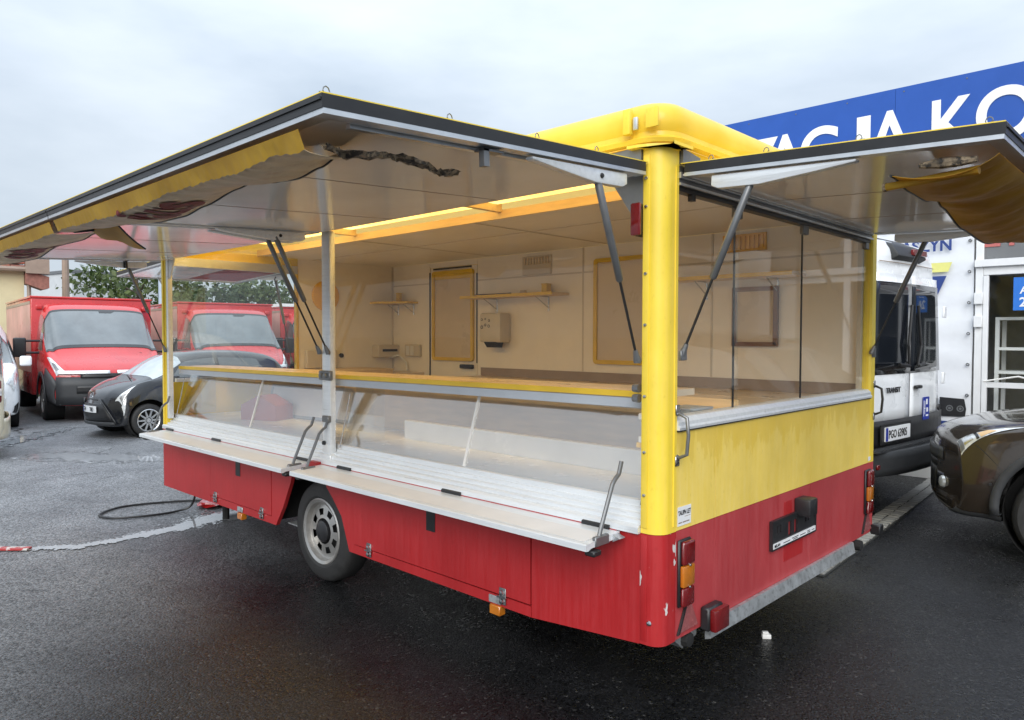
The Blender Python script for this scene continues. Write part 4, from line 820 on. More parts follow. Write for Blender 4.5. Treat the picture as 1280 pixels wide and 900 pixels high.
def wheels_for(root, wl, r, w, rimr, style, arch=None, mr=m_rimal):
    for (x, y) in wl:
        s = 1 if y > 0 else -1
        wheel(root, frame((-s,0,0), (0,0,1), (x, y, r)), r, w, rimr, style, mr)
        MB().lathe([(r+.052, -.26), (r+.052, .03)], frame((-s,0,0), (0,0,1), (x, y + s*.06, (r+.055)*.93)), 28).build('arch_liner', m_dark, root); MB().lathe([(0, -.255), (r+.052, -.255)], frame((-s,0,0), (0,0,1), (x, y+s*.06, (r+.055)*.93)), 28).build('arch_liner', m_dark, root)
def carpaint(name, col, rough=.25, flake=0.0): return pm(name, col, rough, flake, .06, 4, coat=.8, rvar=.06)
m_cglass = pm('car_glass', (.045, .052, .055), .05, 0, .2, 2, coat=1.0, rvar=.02, spec=.8); m_wsg = pm('windscreen_glass', (.10, .115, .12), .06, 0, .25, 3, coat=1.0, rvar=.03, spec=.8)
m_vglass = pm('tinted_van_glass', (.008, .010, .014), .06, 0, .2, 3, spec=.35, rvar=.02); m_lampglass = pm('headlamp_lens', (.62, .64, .65), .12, .3, .3, 26, coat=1.0, rvar=.05); m_plate = pm('plate_white', (.78, .79, .80), .4, 0, .03, 8); m_pblue = pm('plate_blue', (.01, .03, .30), .4, 0, .05, 8)
m_trim = pm('unpainted_bumper', (.035, .037, .040), .55, 0, .12, 20, bump=.06); m_bumpblk = pm('gloss_black', (.012, .012, .013), .2, 0, .1, 10, coat=.5)

# --- black hatchback
m_navy = carpaint('black_car_paint', (.010, .011, .014), .18)
car = thing('hatchback_car', 'small black hatchback with slanted headlamps parked in front of red truck', 'car', (-11.05, 2.82, 0), R(-86)); car.scale = (.9, .9, .9)
# local: x forward, front axle at x = 1.17
A = Skin([sect(-1.66, .40, .62, .74, .58, .48, .82), sect(-1.60, .30, .74, .88, .72, .60, .98), sect(-1.42, .24, .79, .95, .77, .58, 1.30), sect(-1.05, .20, .805, .95, .785, .565, 1.42), sect(-.40, .19, .81, .93, .79, .565, 1.465), sect(.25, .19, .81, .92, .79, .55, 1.44), sect(.62, .19, .81, .93, .785, .56, 1.33),
          sect(1.12, .19, .808, .93, .76, .60, 1.02, .05), sect(1.40, .20, .80, .88, .73, .56, .93, .10), sect(1.64, .21, .77, .76, .70, .50, .83, .16), sect(1.76, .20, .72, .66, .66, .46, .72, .20), sect(1.815, .26, .66, .50, .58, .42, .58, .22)])
cb = A.body().build('body', m_navy, car, smooth=True, recalc=False)
WL = [(1.17, .70), (1.17, -.70), (-1.17, .70), (-1.17, -.70)]
cut_wheels(cb, WL, .335); wheels_for(car, WL, .285, .17, .19, 10)
sheet('windscreen', A.across(5.75, 6.95, 5.6, 4.7, .004), pm('sky_bright_windscreen', (.40, .44, .46), .06, 0, .2, 3, coat=1.0, rvar=.03), car)  # pale base colour carries the sky reflected in the windscreen
for sd in (1, -1):
    sheet('side_window', A.patch([(4.45, 4.25), (6.35, 4.25), (5.75, 5.6), (4.45, 5.65)], sd), m_cglass, car); sheet('side_window', A.patch([(3.0, 4.35), (4.35, 4.25), (4.35, 5.65), (3.2, 5.55)], sd), m_cglass, car)
    hl = sheet('headlamp', A.patch([(8.1, 4.15), (10.0, 3.55), (10.35, 4.5), (9.3, 4.35)], sd, .006), m_lampglass, car); sheet('lamp_corner', A.patch([(9.1, 3.72), (9.95, 2.7), (10.1, 3.45), (9.9, 3.55)], sd, .006), m_lampglass, hl); sheet('lamp_bezel', A.patch([(8.9, 3.95), (9.9, 3.68), (9.95, 4.1), (9.3, 4.15)], sd, .009), m_strut, hl)
    mbm = MB().box(.72, .86, sd*.80 if sd > 0 else -.98, .98 if sd > 0 else -.80, .93, 1.05); mbm.build('door_mirror', m_navy, car, bevel=.03, seg=3)
front('lower_grille', -.60, .60, .27, .575, 1.826, .22, .66, m_black, car, .006, .0, cut=.35); front('upper_grille', -.36, .36, .60, .66, 1.80, .22, .66, m_black, car, .006, .1, cut=.2)
for sd in (1, -1): sheet('bumper_bar', [[Vector((1.842 - .22*(y/.66)**2 - .05*(z-.3) + e*.0, sd*(y + e), z)) for e in (-.05, .0, .05)] for (y, z) in ((.28, .66), (.38, .56), (.48, .44), (.58, .30), (.62, .24))], m_bumpblk, car, .012)
np_ = MB().grid([[Vector((1.846 - .22*(y/.66)**2, y, .43+.11*i)) for y in [-.26+.52*j/8 for j in range(9)]] for i in range(2)], .004).build('number_plate', m_plate, car, recalc=True); text('plate_lettering', 'GWM 4T083', .10, frame((0,1,0), (0,0,1), (1.846, -.19, .450)), m_txtb, np_, .001, .01, xs=.72); 
MB().box(1.814, 1.822, -.258, -.215, .432, .538).build('plate_band', m_pblue, np_)
MB().lathe([(.030, .006), (.038, .010), (.045, .006), (.045, -.004), (.030, -.004)], frame((0,1,0), (0,0,1), (1.775, 0, .66)), 20).build('front_badge', m_chrome, car, smooth=True); MB().tube([(1.787, -.026, .672), (1.787, 0, .676), (1.787, .026, .672)], .006, 6).tube([(1.787, 0, .68), (1.787, .012, .66), (1.787, 0, .64), (1.787, -.012, .66), (1.787, 0, .68)], .006, 6).build('badge_mark', m_chrome, car)
front('front_lip', -.60, .60, .225, .275, 1.835, .22, .66, m_trim, car, .012)
MB().tube([(1.28, .35, .985), (1.10, -.25, 1.03)], .008, 6).build('wiper', m_black, car)

# --- brown SUV
m_brn = carpaint('brown_metallic_paint', (.040, .030, .022), .2, .3)
suv = thing('suv_car', 'dark brown metallic SUV with silver alloy wheels nosing up behind the white van', 'car', (.765, 4.45, 0), math.atan2(-.12, -.993)); suv.scale = (.95, .95, .95)
K = Skin([sect(-3.60, .50, .70, .86, .68, .55, 1.0), sect(-3.50, .36, .82, .98, .80, .60, 1.30), sect(-3.2, .28, .89, 1.08, .87, .62, 1.60), sect(-2.4, .24, .92, 1.06, .90, .64, 1.69), sect(-1.4, .24, .92, 1.05, .90, .64, 1.70), sect(-.80, .24, .92, 1.03, .90, .62, 1.60), sect(-.38, .24, .918, 1.02, .895, .64, 1.32),
          sect(.02, .24, .915, 1.0, .88, .70, 1.075, .03), sect(.40, .26, .91, .94, .86, .68, 1.02, .08), sect(.62, .28, .90, .90, .845, .66, .985, .14), sect(.80, .28, .885, .85, .83, .64, .935, .22), sect(.90, .29, .87, .80, .815, .62, .885, .26), sect(.94, .31, .85, .74, .80, .60, .83, .28), sect(.955, .36, .82, .68, .77, .56, .765, .28)])
kb = K.body().build('body', m_brn, suv, smooth=True, recalc=False)
WL = [(0, .79), (0, -.79), (-2.69, .80), (-2.69, -.80)]
cut_wheels(kb, WL, .42); wheels_for(suv, WL, .345, .235, .235, 5)
for (x, y) in WL:
    s = 1 if y > 0 else -1; rr = .42; zc = .40
    G = [[Vector((x + r_*math.cos(a), s*(.928 - .02*max(0, (x + r_*math.cos(a)) - .2)*3), zc + r_*math.sin(a))) for a in [R(-8+196*k/24) for k in range(25)]] for r_ in (rr-.005, rr+.03, rr+.055)]
    sheet('arch_cladding', G, m_trim, suv, .02)
sheet('windscreen', K.across(5.15, 6.95, 5.7, 4.7, .004), m_wsg, suv)
for sd in (1, -1):
    sheet('side_window', K.patch([(3.9, 4.25), (6.2, 4.25), (5.2, 5.6), (3.9, 5.65)], sd), m_cglass, suv); sheet('side_window', K.patch([(2.3, 4.35), (3.8, 4.25), (3.8, 5.65), (2.5, 5.5)], sd), m_cglass, suv)
    h = sheet('headlamp', K.patch([(7.75, 4.28), (11.0, 3.72), (11.0, 4.55), (9.7, 4.62)], sd, .006, 14, 8), m_lampglass, suv)
    sheet('lamp_reflector', K.patch([(9.75, 4.05), (10.45, 3.95), (10.5, 4.35), (9.95, 4.42)], sd, .010), m_chrome, h); sheet('turn_signal', K.patch([(8.55, 4.22), (9.30, 4.06), (9.45, 4.34), (8.95, 4.42)], sd, .010), pm('pale_amber', (.60, .38, .16), .15, 0, .1, 10, coat=1.0), h); sheet('lamp_bezel', K.patch([(9.40, 4.02), (9.56, 4.0), (9.68, 4.5), (9.5, 4.5)], sd, .010), m_bumpblk, h); sheet('lamp_bezel', K.patch([(10.5, 3.85), (10.95, 3.78), (10.95, 4.5), (10.6, 4.45)], sd, .009), m_strut, h)
    sheet('lower_cladding', K.patch([(5.2, 1.3), (6.9, 1.3), (6.9, 2.2), (5.2, 2.2)], sd, .006), m_trim, suv); sheet('front_lip', K.patch([(8.3, 1.05), (11.9, 1.0), (11.9, 1.75), (8.35, 1.9)], sd, .006), m_trim, suv)
    sheet('bumper_seam', K.patch([(8.44, 3.2), (8.46, 3.2), (9.70, 3.83), (9.68, 3.85)], sd, .002), m_black, suv)
    y0, y1 = (.46, .76) if sd > 0 else (-.76, -.46)
    fgl = front('fog_lamp_housing', y0, y1, .43, .56, .962, .29, .81, m_bumpblk, suv, .006); cpos = Vector((.962-.29*(.60/.81)**2, sd*.60, .495)); nn = Vector((1, sd*.53, 0)).normalized()
    MB().lathe([(0, .024), (.030, .022), (.042, .018), (.050, .0)], frame(Vector((0,0,1)).cross(nn), Vector((0,0,1)), cpos + nn*.004), 18).build('fog_lamp', m_lampglass, fgl, smooth=True)
    y0, y1 = (.10, .66) if sd > 0 else (-.66, -.10); front('grille_slot', y0, y1, .60, .645, .960, .29, .81, m_black, suv, .008)
    MB().box(-.62, -.46, sd*.90 if sd > 0 else -1.10, 1.10 if sd > 0 else -.90, 1.04, 1.19).build('door_mirror', m_brn, suv, bevel=.03, seg=3)
    MB().lathe([(0, .003), (.010, .003), (.012, 0)], frame((1,0,0), (0,0,1) , (.47, sd*.925, .56)) if sd < 0 else frame((-1,0,0), (0,0,1), (.47, sd*.915, .56)), 10).build('parking_sensor', m_black, suv)
front('upper_grille', -.60, .60, .665, .765, .968, .28, .82, m_trim, suv, .010, .0); front('lower_grille', -.44, .44, .40, .585, .960, .29, .81, m_black, suv, .010)
MB().lathe([(0, .010), (.05, .009), (.062, .004), (.066, 0)], frame((0,1,0), (0,0,1), (.95, 0, .735)) @ Matrix.Diagonal((1.5, .62, 1, 1)), 24).build('front_badge', m_bumpblk, suv, smooth=True)

# --- red box trucks
m_truck = carpaint('red_truck_paint', (.50, .022, .024), .28); m_faded = pm('faded_side_print', (.55, .30, .26), .4, 0, .25, 1.5, col2=(.35, .05, .05), c2pos=(.6, .7))
m_tlens = pm('truck_headlamp', (.60, .62, .63), .15, .2, .35, 22, coat=1.0)
def vsect(x, zb, w, belt, wb, wr, zr, bow=0.0, rr=.12):
    pts = [(0, zb), (w*.80, zb), (w*.97, zb+.06), (w, zb+(belt-zb)*.55), (wb, belt), (wb*.5+wr*.5+.01, belt+(zr-belt)*.52), (wr, zr-min(rr, (zr-belt)*.45)), (wr*.82, zr-.02), (0, zr)]
    return [(x - bow*(y/max(w, .01))**2, y, z) for y, z in pts]
def box_truck(loc, rz, label):
    t = thing('box_truck', label, 'truck', loc, rz, 'red box trucks parked in a row')
    # local x forward, nose at x = 0; cab back at -1.95
    D = Skin([vsect(-1.98, .42, 1.0, 1.22, .99, .86, 2.17), vsect(-1.70, .40, 1.01, 1.22, 1.0, .86, 2.20), vsect(-1.42, .38, 1.01, 1.22, 1.0, .84, 2.12, .02), vsect(-1.12, .38, 1.01, 1.22, .99, .84, 1.84, .06), vsect(-.72, .38, 1.0, 1.20, .96, .84, 1.40, .12), vsect(-.50, .36, .99, 1.12, .93, .80, 1.20, .16), vsect(-.22, .34, .97, .98, .90, .74, 1.06, .22), vsect(-.08, .32, .94, .86, .86, .68, .96, .26), vsect(-.02, .30, .90, .76, .83, .66, .88, .28), vsect(.0, .33, .86, .70, .80, .62, .80, .28)])
    b = D.body().build('body', m_truck, t, smooth=True, recalc=False)
    cut_wheels(b, [(-.98, .90), (-.98, -.90)], .43)
    wheels_for(t, [(-.98, .88), (-.98, -.88)], .345, .22, .21, 8, mr=m_rim); wheels_for(t, [(-4.4, .90), (-4.4, -.90)], .345, .22, .21, 8, mr=m_rim)
    ws = sheet('windscreen', D.across(2.35, 4.05, 5.45, 4.45, .006), m_wsg, t); sheet('screen_band', D.across(4.02, 4.22, 4.5, 4.45, .009), m_bumpblk, ws)
    sheet('screen_edge', D.across(2.25, 2.38, 5.5, 5.45, .009), m_bumpblk, ws); sheet('sensor_patch', D.patch([(2.36, 7.6), (2.36, 7.98), (2.52, 7.98), (2.52, 7.7)], 1, .010), m_bumpblk, ws)
    for sd in (1, -1):
        sheet('side_window', D.patch([(1.0, 4.15), (3.45, 4.2), (2.45, 5.55), (1.0, 5.6)], sd, .005), m_cglass, t)
        hl = sheet('headlamp', D.patch([(4.75, 4.05), (7.3, 4.0), (7.0, 5.5), (5.6, 5.0)], sd, .012, 10, 8), m_tlens, t); sheet('lamp_inner', D.patch([(5.6, 4.25), (6.8, 4.2), (6.7, 4.8), (5.9, 4.7)], sd, .016), m_strut, hl)
        sheet('bumper_side', D.patch([(4.75, 1.3), (8.5, 1.3), (8.2, 3.75), (5.0, 3.5)], sd, .016, 12, 8), m_trim, t, .01)
        front('intake', sd*.42-.16, sd*.42+.16, .52, .66, .030, .28, .88, m_black, t, .004); front('silver_strip', sd*.46-.40, sd*.46+.40, .87, .93, .034, .28, .88, m_alu_w, t, .012, .5)
        G = [[Vector((-.98 + r_*math.cos(a), sd*1.022, .40 + r_*math.sin(a))) for a in [R(-5+190*k/20) for k in range(21)]] for r_ in (.425, .47, .50)]; sheet('arch_cladding', G, m_trim, t, .02)
        y0 = sd*1.30; MB().box(-1.30, -1.18, min(y0-.10, y0+.10), max(y0-.10, y0+.10), 1.16, 1.52).build('mirror_head', m_blackp, t, bevel=.03, seg=3)
        MB().tube([(-1.25, sd*.98, 1.46), (-1.24, sd*1.22, 1.46)], .020, 8).tube([(-1.25, sd*.98, 1.24), (-1.24, sd*1.22, 1.24)], .022, 8).build('mirror_arm', m_blackp, t)
    front('bumper', -.88, .88, .31, .815, .022, .28, .88, m_trim, t, .02, .0); front('upper_grille', -.52, .52, .80, .875, .034, .28, .88, m_black, t, .01, .3)
    MB().tube([(-.62, .62, 1.22), (-.74, .05, 1.36)], .010, 6).tube([(-.62, -.15, 1.26), (-.78, -.72, 1.36)], .010, 6).build('wiper', m_black, t)
    # box body
    bb = MB().box(-5.75, -1.70, -1.06, 1.06, .42, 2.28).build('box_body', m_truck, t, bevel=.02)
    for sd in (1, -1): bx('side_panel', m_faded, bb, -5.7, -1.76, sd*1.0605 if sd > 0 else -1.066, 1.066 if sd > 0 else -1.0605, .85, 2.16); bx('side_rail', m_upst, bb, -5.7, -1.76, sd*1.0605 if sd > 0 else -1.07, 1.07 if sd > 0 else -1.0605, 2.165, 2.22); bx('clearance_lamp', m_truck, bb, -1.699, -1.66, sd*.93-.055, sd*.93+.055, 2.06, 2.15, .03, 3)
    bx('roof_rail', m_truck, bb, -5.75, -1.68, -1.075, 1.075, 2.281, 2.32, .008); bx('roof_vent', m_white, bb, -3.2, -2.6, -.35, .25, 2.3205, 2.36, .01); bx('rear_bumper', m_dark, bb, -5.8, -5.6, -.9, .9, .40, .41)
    return t
t1 = box_truck((-13.02, 2.20, 0), R(-6.2), 'red box truck with black door mirrors parked behind the black hatchback')
def relabel(o, s): o['label'] = s; return o
t2 = copy_tree(t1); t2.location = (-13.30, 5.02, 0); t2.rotation_euler = (0, 0, R(-8)); relabel(t2, 'red box truck seen through the trailer window, beside an identical truck')
t3 = copy_tree(t1); t3.location = (-14.1, 7.95, 0); t3.rotation_euler = (0, 0, R(-8)); relabel(t3, 'red box truck with white roof edge, half hidden by the trailer interior wall')
for c in t3.children:
    if c.name.startswith('box_body'):
        bx('roof_edge', m_txtw, c, -5.76, -1.66, -1.08, 1.08, 2.323, 2.40)
        pass

# --- white panel van seen from behind
m_vanw = carpaint('white_van_paint', (.85, .87, .89), .28)
van = thing('panel_van', 'white panel van with black rear bumper parked beside the trailer', 'van', (-.45, 4.79, 0), math.atan2(.09, -.996))
V_ = Skin([vsect(.02, .42, .93, 1.15, .90, .66, 2.27, -.06, .26), vsect(.05, .38, .985, 1.18, .955, .72, 2.34, -.05, .28), vsect(.16, .36, 1.0, 1.2, .975, .76, 2.41, -.03, .26), vsect(.7, .34, 1.0, 1.2, .98, .81, 2.45), vsect(2.4, .34, 1.0, 1.2, .98, .81, 2.46), vsect(3.4, .34, 1.0, 1.2, .98, .81, 2.42), vsect(3.9, .34, 1.0, 1.2, .97, .80, 2.20, .05), vsect(4.5, .34, .99, 1.18, .93, .78, 1.45, .12), vsect(4.95, .34, .96, .95, .88, .70, 1.12, .2), vsect(5.15, .36, .90, .80, .80, .6, .9, .25)])
vb = V_.body().build('body', m_vanw, van, smooth=True, recalc=False)
WL = [(.95, .90), (.95, -.90), (4.25, .90), (4.25, -.90)]; cut_wheels(vb, WL, .40); wheels_for(van, WL, .34, .22, .2, 8, mr=m_rim)
def rx(z, y=0.0): return .004 + .07*y*y
def rearsheet(name, pts_rows, mat, parent, off): return sheet(name, [[Vector((rx(z, y)-off, y, z)) for (y, z) in row] for row in pts_rows], mat, parent, .004)
def rect(y0, y1, z0, z1, n=6, m=8, taper=0.0): return [[(y0 + (y1-y0)*j/n*(1) , z0+(z1-z0)*i/m) if not taper else ((y0+(y1-y0)*j/n)*(1-taper*(i/m)), z0+(z1-z0)*i/m) for j in range(n+1)] for i in range(m+1)]
# local +y is the van's left side
d1 = rearsheet('rear_door', rect(.012, .86, .80, 2.10, 8, 10, .20), m_vanw, van, .010); d2 = rearsheet('rear_door', rect(-.86, -.012, .80, 2.10, 8, 10, .20), m_vanw, van, .010)
rearsheet('window_surround', rect(-.84, .84, 1.235, 2.03, 14, 8, .16), m_vglass, van, .0145)
for s, d in ((1, d1), (-1, d2)):
    y0, y1 = (.012, .82) if s > 0 else (-.82, -.012)
    rearsheet('rear_window', rect(y0, y1, 1.25, 2.01, 8, 8, .16), m_vglass, d, .018)
    y0, y1 = (.06, .75) if s > 0 else (-.75, -.06); rearsheet('window_heater', rect(y0, y1, 1.36, 1.98, 8, 8, .10), m_bumpblk, d, .0215) if False else None
    MB().tube([(rx(1.28)-.04, s*.10, 1.30), (rx(1.5)-.05, s*.14, 1.48), (rx(1.9)-.045, s*.07, 1.84)], .013, 6).build('wiper', m_black, d); MB().tube([(rx(1.28)-.03, s*.28, 1.315), (rx(1.28)-.045, s*.10, 1.30)], .016, 6).build('wiper_base', m_black, d)
    for z in (1.1, 1.75): bx('door_hinge', m_vanw, d, .03, .055, s*.955-.03, s*.955+.03, z, z+.11, .006)
    bx('corner_reflector', m_redlens, d, -.075, -.06, s*.72-.09, s*.72+.09, .46, .50, .004)
bx('door_handle', m_black, d2, -.045, -.012, -.20, -.07, 1.09, 1.12, .006)
MB().lathe([(.0, .012), (.03, .012), (.034, 0)], frame((0,-1,0), (0,0,1), (.02, -.78, .88)), 14).build('fuel_cap', m_blackp, van)
rearsheet('lower_cladding', rect(-.97, .97, .60, .84, 14, 3), m_blackp, van, .014); bm_ = [[Vector((-.10 + .20*(abs(y)/1.0)**3, y, z)) for y in [-1+2*j/16 for j in range(17)]] for z in (.40, .46, .54, .60)]
sheet('rear_bumper', bm_, m_trim, van, -.06); MB().box(-.10, .0, -.86, .86, .601, .615).build('bumper_step', m_trim, van)
for k in range(24): bx('step_tread', m_trim, van, -.10, -.02, -.80+k*.068, -.76+k*.068, .6155, .622)
np_ = bx('number_plate', m_plate, van, -.030, -.018, .03, .55, .665, .785); text('plate_lettering', 'PGO 63905', .098, frame((0,-1,0), (0,0,1), (-.032, .495, .69)), m_txtb, np_, .001, .015, xs=.82); bx('plate_band', m_pblue, np_, -.032, -.0305, .505, .548, .668, .782)
bx('plate_recess', m_black, van, -.0165, -.010, -.02, .62, .64, .81)
text('model_lettering', 'TRANSIT', .066, frame((0,-1,0), (0,0,1), (-.0065, .50, 1.075)), m_txtb, d1, .002, .015, xs=1.15)
stv = bx('sticker', m_pblue, d2, -.0105, -.008, -.46, -.31, .79, 1.0); 
for (a, b, c, d) in ((-.335, -.325, .82, .97), (-.36, -.35, .84, .96), (-.42, -.38, .93, .98), (-.43, -.39, .86, .90), (-.37, -.33, .89, .90), (-.44, -.38, .82, .835)): bx('sticker_print', m_txtw, stv, -.0112, -.0106, a, b, c, d)
sp = MB().prism([(-.04, 2.26), (.04, 2.22), (.30, 2.38), (.22, 2.45), (.02, 2.36)], 'y', -.26, .36).build('roof_lamp', m_trim, van, bevel=.015, seg=2); bx('brake_light', m_redlens, sp, -.045, -.015, -.24, .06, 2.28, 2.335, .006)
rearsheet('roof_gutter', rect(-.60, .60, 2.20, 2.207, 12, 1), m_upst, van, .004)

# --- cream van and white van at the left edge of the yard
m_creamp = carpaint('cream_van_paint', (.70, .63, .47), .3)
def mpv(loc, rz, label, paint, cat):
    t = thing('minivan', label, cat, loc, rz)
    S = Skin([vsect(-2.35, .42, .72, .98, .70, .58, 1.30), vsect(-2.28, .30, .82, 1.0, .80, .62, 1.72), vsect(-2.10, .24, .88, 1.0, .86, .66, 1.80), vsect(-1.2, .22, .89, 1.0, .87, .68, 1.83), vsect(.2, .22, .89, 1.0, .87, .68, 1.80), vsect(.75, .22, .89, 1.0, .87, .66, 1.62, .03), vsect(1.25, .22, .885, 1.0, .85, .66, 1.16, .08), vsect(1.65, .22, .87, .93, .82, .62, 1.04, .12), vsect(1.95, .23, .83, .80, .76, .56, .90, .16), vsect(2.08, .24, .76, .62, .68, .48, .70, .2)])
    b = S.body().build('body', paint, t, smooth=True, recalc=False); WL = [(1.25, .76), (1.25, -.76), (-1.35, .76), (-1.35, -.76)]; cut_wheels(b, WL, .36); wheels_for(t, WL, .31, .2, .2, 9)
    sheet('windscreen', S.across(5.0, 6.0, 5.5, 4.6, .005), m_wsg, t); sheet('tailgate_window', S.across(.45, 1.35, 4.5, 5.5, .006), m_cglass, t)
    for sd in (1, -1):
        sheet('side_window', S.patch([(4.1, 4.2), (5.6, 4.2), (4.95, 5.5), (4.1, 5.6)], sd), m_cglass, t); sheet('side_window', S.patch([(2.2, 4.2), (4.0, 4.2), (4.0, 5.6), (2.3, 5.6)], sd), m_cglass, t)
        sheet('headlamp', S.patch([(6.9, 3.8), (8.4, 3.5), (8.4, 4.7), (7.6, 4.6)], sd, .008), m_lampglass, t); sheet('fog_lamp', S.patch([(8.0, 1.9), (8.8, 1.9), (8.8, 2.6), (8.0, 2.7)], sd, .008), m_bumpblk, t)
        y0 = sd*.985; MB().box(.92, 1.06, min(y0-.09, y0+.09), max(y0-.09, y0+.09), 1.02, 1.20).build('door_mirror', paint, t, bevel=.035, seg=3)
        tl = MB().box(-2.33, -2.12, min(sd*.70, sd*.875), max(sd*.70, sd*.875), .80, 1.12).build('tail_lamp', m_redlens, t, bevel=.03, seg=3); MB().box(-2.336, -2.13, min(sd*.71, sd*.880), max(sd*.71, sd*.880), .90, 1.0).build('reverse_lens', m_lampglass, tl, bevel=.01)
    sheet('rear_bumper', [[Vector((-2.40 + .20*(y/.86)**4, y, z)) for y in [-.86+1.72*j/20 for j in range(21)]] for z in (.28, .36, .50, .56)], paint, t, -.02); npl = bx('number_plate', m_plate, t, -2.372, -2.36, -.26, .26, .70, .81); bx('plate_print', m_txtb, npl, -2.3735, -2.3721, -.20, .20, .73, .78) if False else None
    bx('lower_lip', m_black, t, 1.86, 2.06, -.70, .70, .20, .26, .02)
    return t
mpv((-10.54, -2.22, 0), R(-102), 'cream minivan with red and clear tail lamp parked beside the white minivan', m_creamp, 'van').scale = (.93, .93, .90)
mpv((-14.75, .16, 0), R(-10), 'white minivan facing the yard between cream minivan and red truck', m_vanw, 'van')

# ------------------------------------------------------------------ workshop building on the right
YF = 6.5
m_signblue = pm('blue_sign_sheet', (.012, .075, .36), .35, 0, .06, 3, coat=.2); m_tarp = pm('white_tarpaulin', (.70, .72, .75), .45, 0, .05, 3, bump=.5, bscale=3.5); m_wallw = pm('painted_wall', (.62, .62, .60), .7, 0, .1, 3)
m_frame = pm('white_window_frame', (.72, .73, .74), .4, 0, .05, 6); m_dglass = pm('dark_shop_glass', (.03, .033, .036), .04, 0, .3, 2, coat=1.0, rvar=.02); m_navyprint = pm('navy_print', (.018, .045, .20), .5, 0, .08, 8); m_yelprint = pm('pale_yellow_print', (.66, .64, .20), .5, 0, .06, 8)
sh_ = thing('workshop', 'white workshop building with tarpaulin banner and white framed glass door', 'building', (-4, YF, 0))
def S2(x, y, z): return (x+4, y-YF, z)
def fb(name, mat, parent, x0, x1, y0, y1, z0, z1, bevel=0): return bx(name, mat, parent, x0+4, x1+4, y0-YF, y1-YF, z0, z1, bevel)
fb('wall', m_wallw, sh_, -11, -.30, YF+.05, YF+.30, 0, 3.35); fb('wall', m_wallw, sh_, -11, 6, YF+.05, YF+.30, 3.36, 4.2); fb('wall', m_wallw, sh_, 2.6, 6, YF+.05, YF+.30, 0, 3.35); fb('side_wall', m_wallw, sh_, -11, -10.75, YF+.31, YF+8, 0, 4.2); fb('roof', m_alu_d, sh_, -11.1, 6.1, YF+.02, YF+8.1, 4.201, 4.28)
fb('back_wall', m_alu_d, sh_, -.6, 3, YF+2.2, YF+2.3, 0, 3.3); fb('inner_floor', m_upst, sh_, -.6, 3, YF+.3, YF+2.2, .002, .02); fb('inner_side', m_alu_d, sh_, -.7, -.6, YF+.3, YF+2.3, 0, 3.3)
# glazed front
gx = [(-.295, -.225), (.62, .70), (1.5, 1.58), (2.45, 2.6)]
for a, b in gx: fb('frame_post', m_frame, sh_, a, b, YF-.04, YF+.06, .0, 3.35, .004)
for a, b in zip(gx[:-1], gx[1:]):
    for z0, z1 in ((.0, .10), (1.035, 1.09), (2.20, 2.29), (3.28, 3.35)): fb('frame_rail', m_frame, sh_, a[1]+.001, b[0]-.001, YF-.035, YF+.05, z0, z1, .003)
    for z0, z1 in ((.101, 1.034), (1.091, 2.199)): fb('glass_pane', m_glass, sh_, a[1]+.002, b[0]-.002, YF+.0, YF+.008, z0, z1)
    fb('transom_panel', pm('grey_film', (.16, .165, .17), .25, 0, .1, 3, coat=.5), sh_, a[1]+.002, b[0]-.002, YF+.0, YF+.012, 2.291, 3.279)
fb('frame_ledge', m_frame, sh_, -.300, 2.6, YF-.075, YF-.041, 2.285, 2.36, .003); fb('door_leaf', m_frame, sh_, -.222, -.175, YF-.05, YF-.0005, .12, 2.195, .004)
for z in (1.66, 1.9): fb('door_hinge', m_frame, sh_, -.30, -.22, YF-.075, YF-.05, z, z+.12, .005)
m_salmon = pm('faded_red_letters', (.46, .13, .12), .5, 0, .08, 6)
text('window_lettering', 'ZY', .42, Matrix.Translation((-.30+4, -.006, 2.50)) @ frame((1,0,0), (0,0,1), (0, 0, 0)), m_salmon, sh_, .004, .02, xs=.78)
bst = fb('blue_notice', pm('blue_notice_paper', (.02, .16, .58), .5, 0, .04, 6), sh_, .034, .30, YF-.006, YF-.001, 1.83, 2.165); text('notice_lettering', '2A', .13, frame((1,0,0), (0,0,1), S2(.085, YF-.0075, 1.87)), m_txtw, bst, .0005, .02); text('notice_lettering', 'AA', .10, frame((1,0,0), (0,0,1), S2(.09, YF-.0075, 2.0)), m_txtw, bst, .0005, .02)
# rack behind the glass, loose cable
rk = thing('metal_rack', 'light grey open metal rack standing behind the glass door', 'rack', (-.15, YF+.30, .02))
for x in (0, .32):
    for y in (0, .35): bx('upright', m_frame, rk, x-.018, x+.018, y-.018, y+.018, 0, 1.75)
for z in (.25, .7, 1.15, 1.40, 1.72): bx('shelf', m_frame, rk, -.019, .339, -.019, .369, z, z+.03)
MB().tube([S2(-.20, YF-.05, 1.10), S2(-.05, YF-.055, 1.13), S2(.10, YF-.05, 1.16), S2(.25, YF-.052, 1.12), S2(.34, YF-.05, 1.08)], .009, 6).build('loose_cable', m_white, sh_, smooth=True)
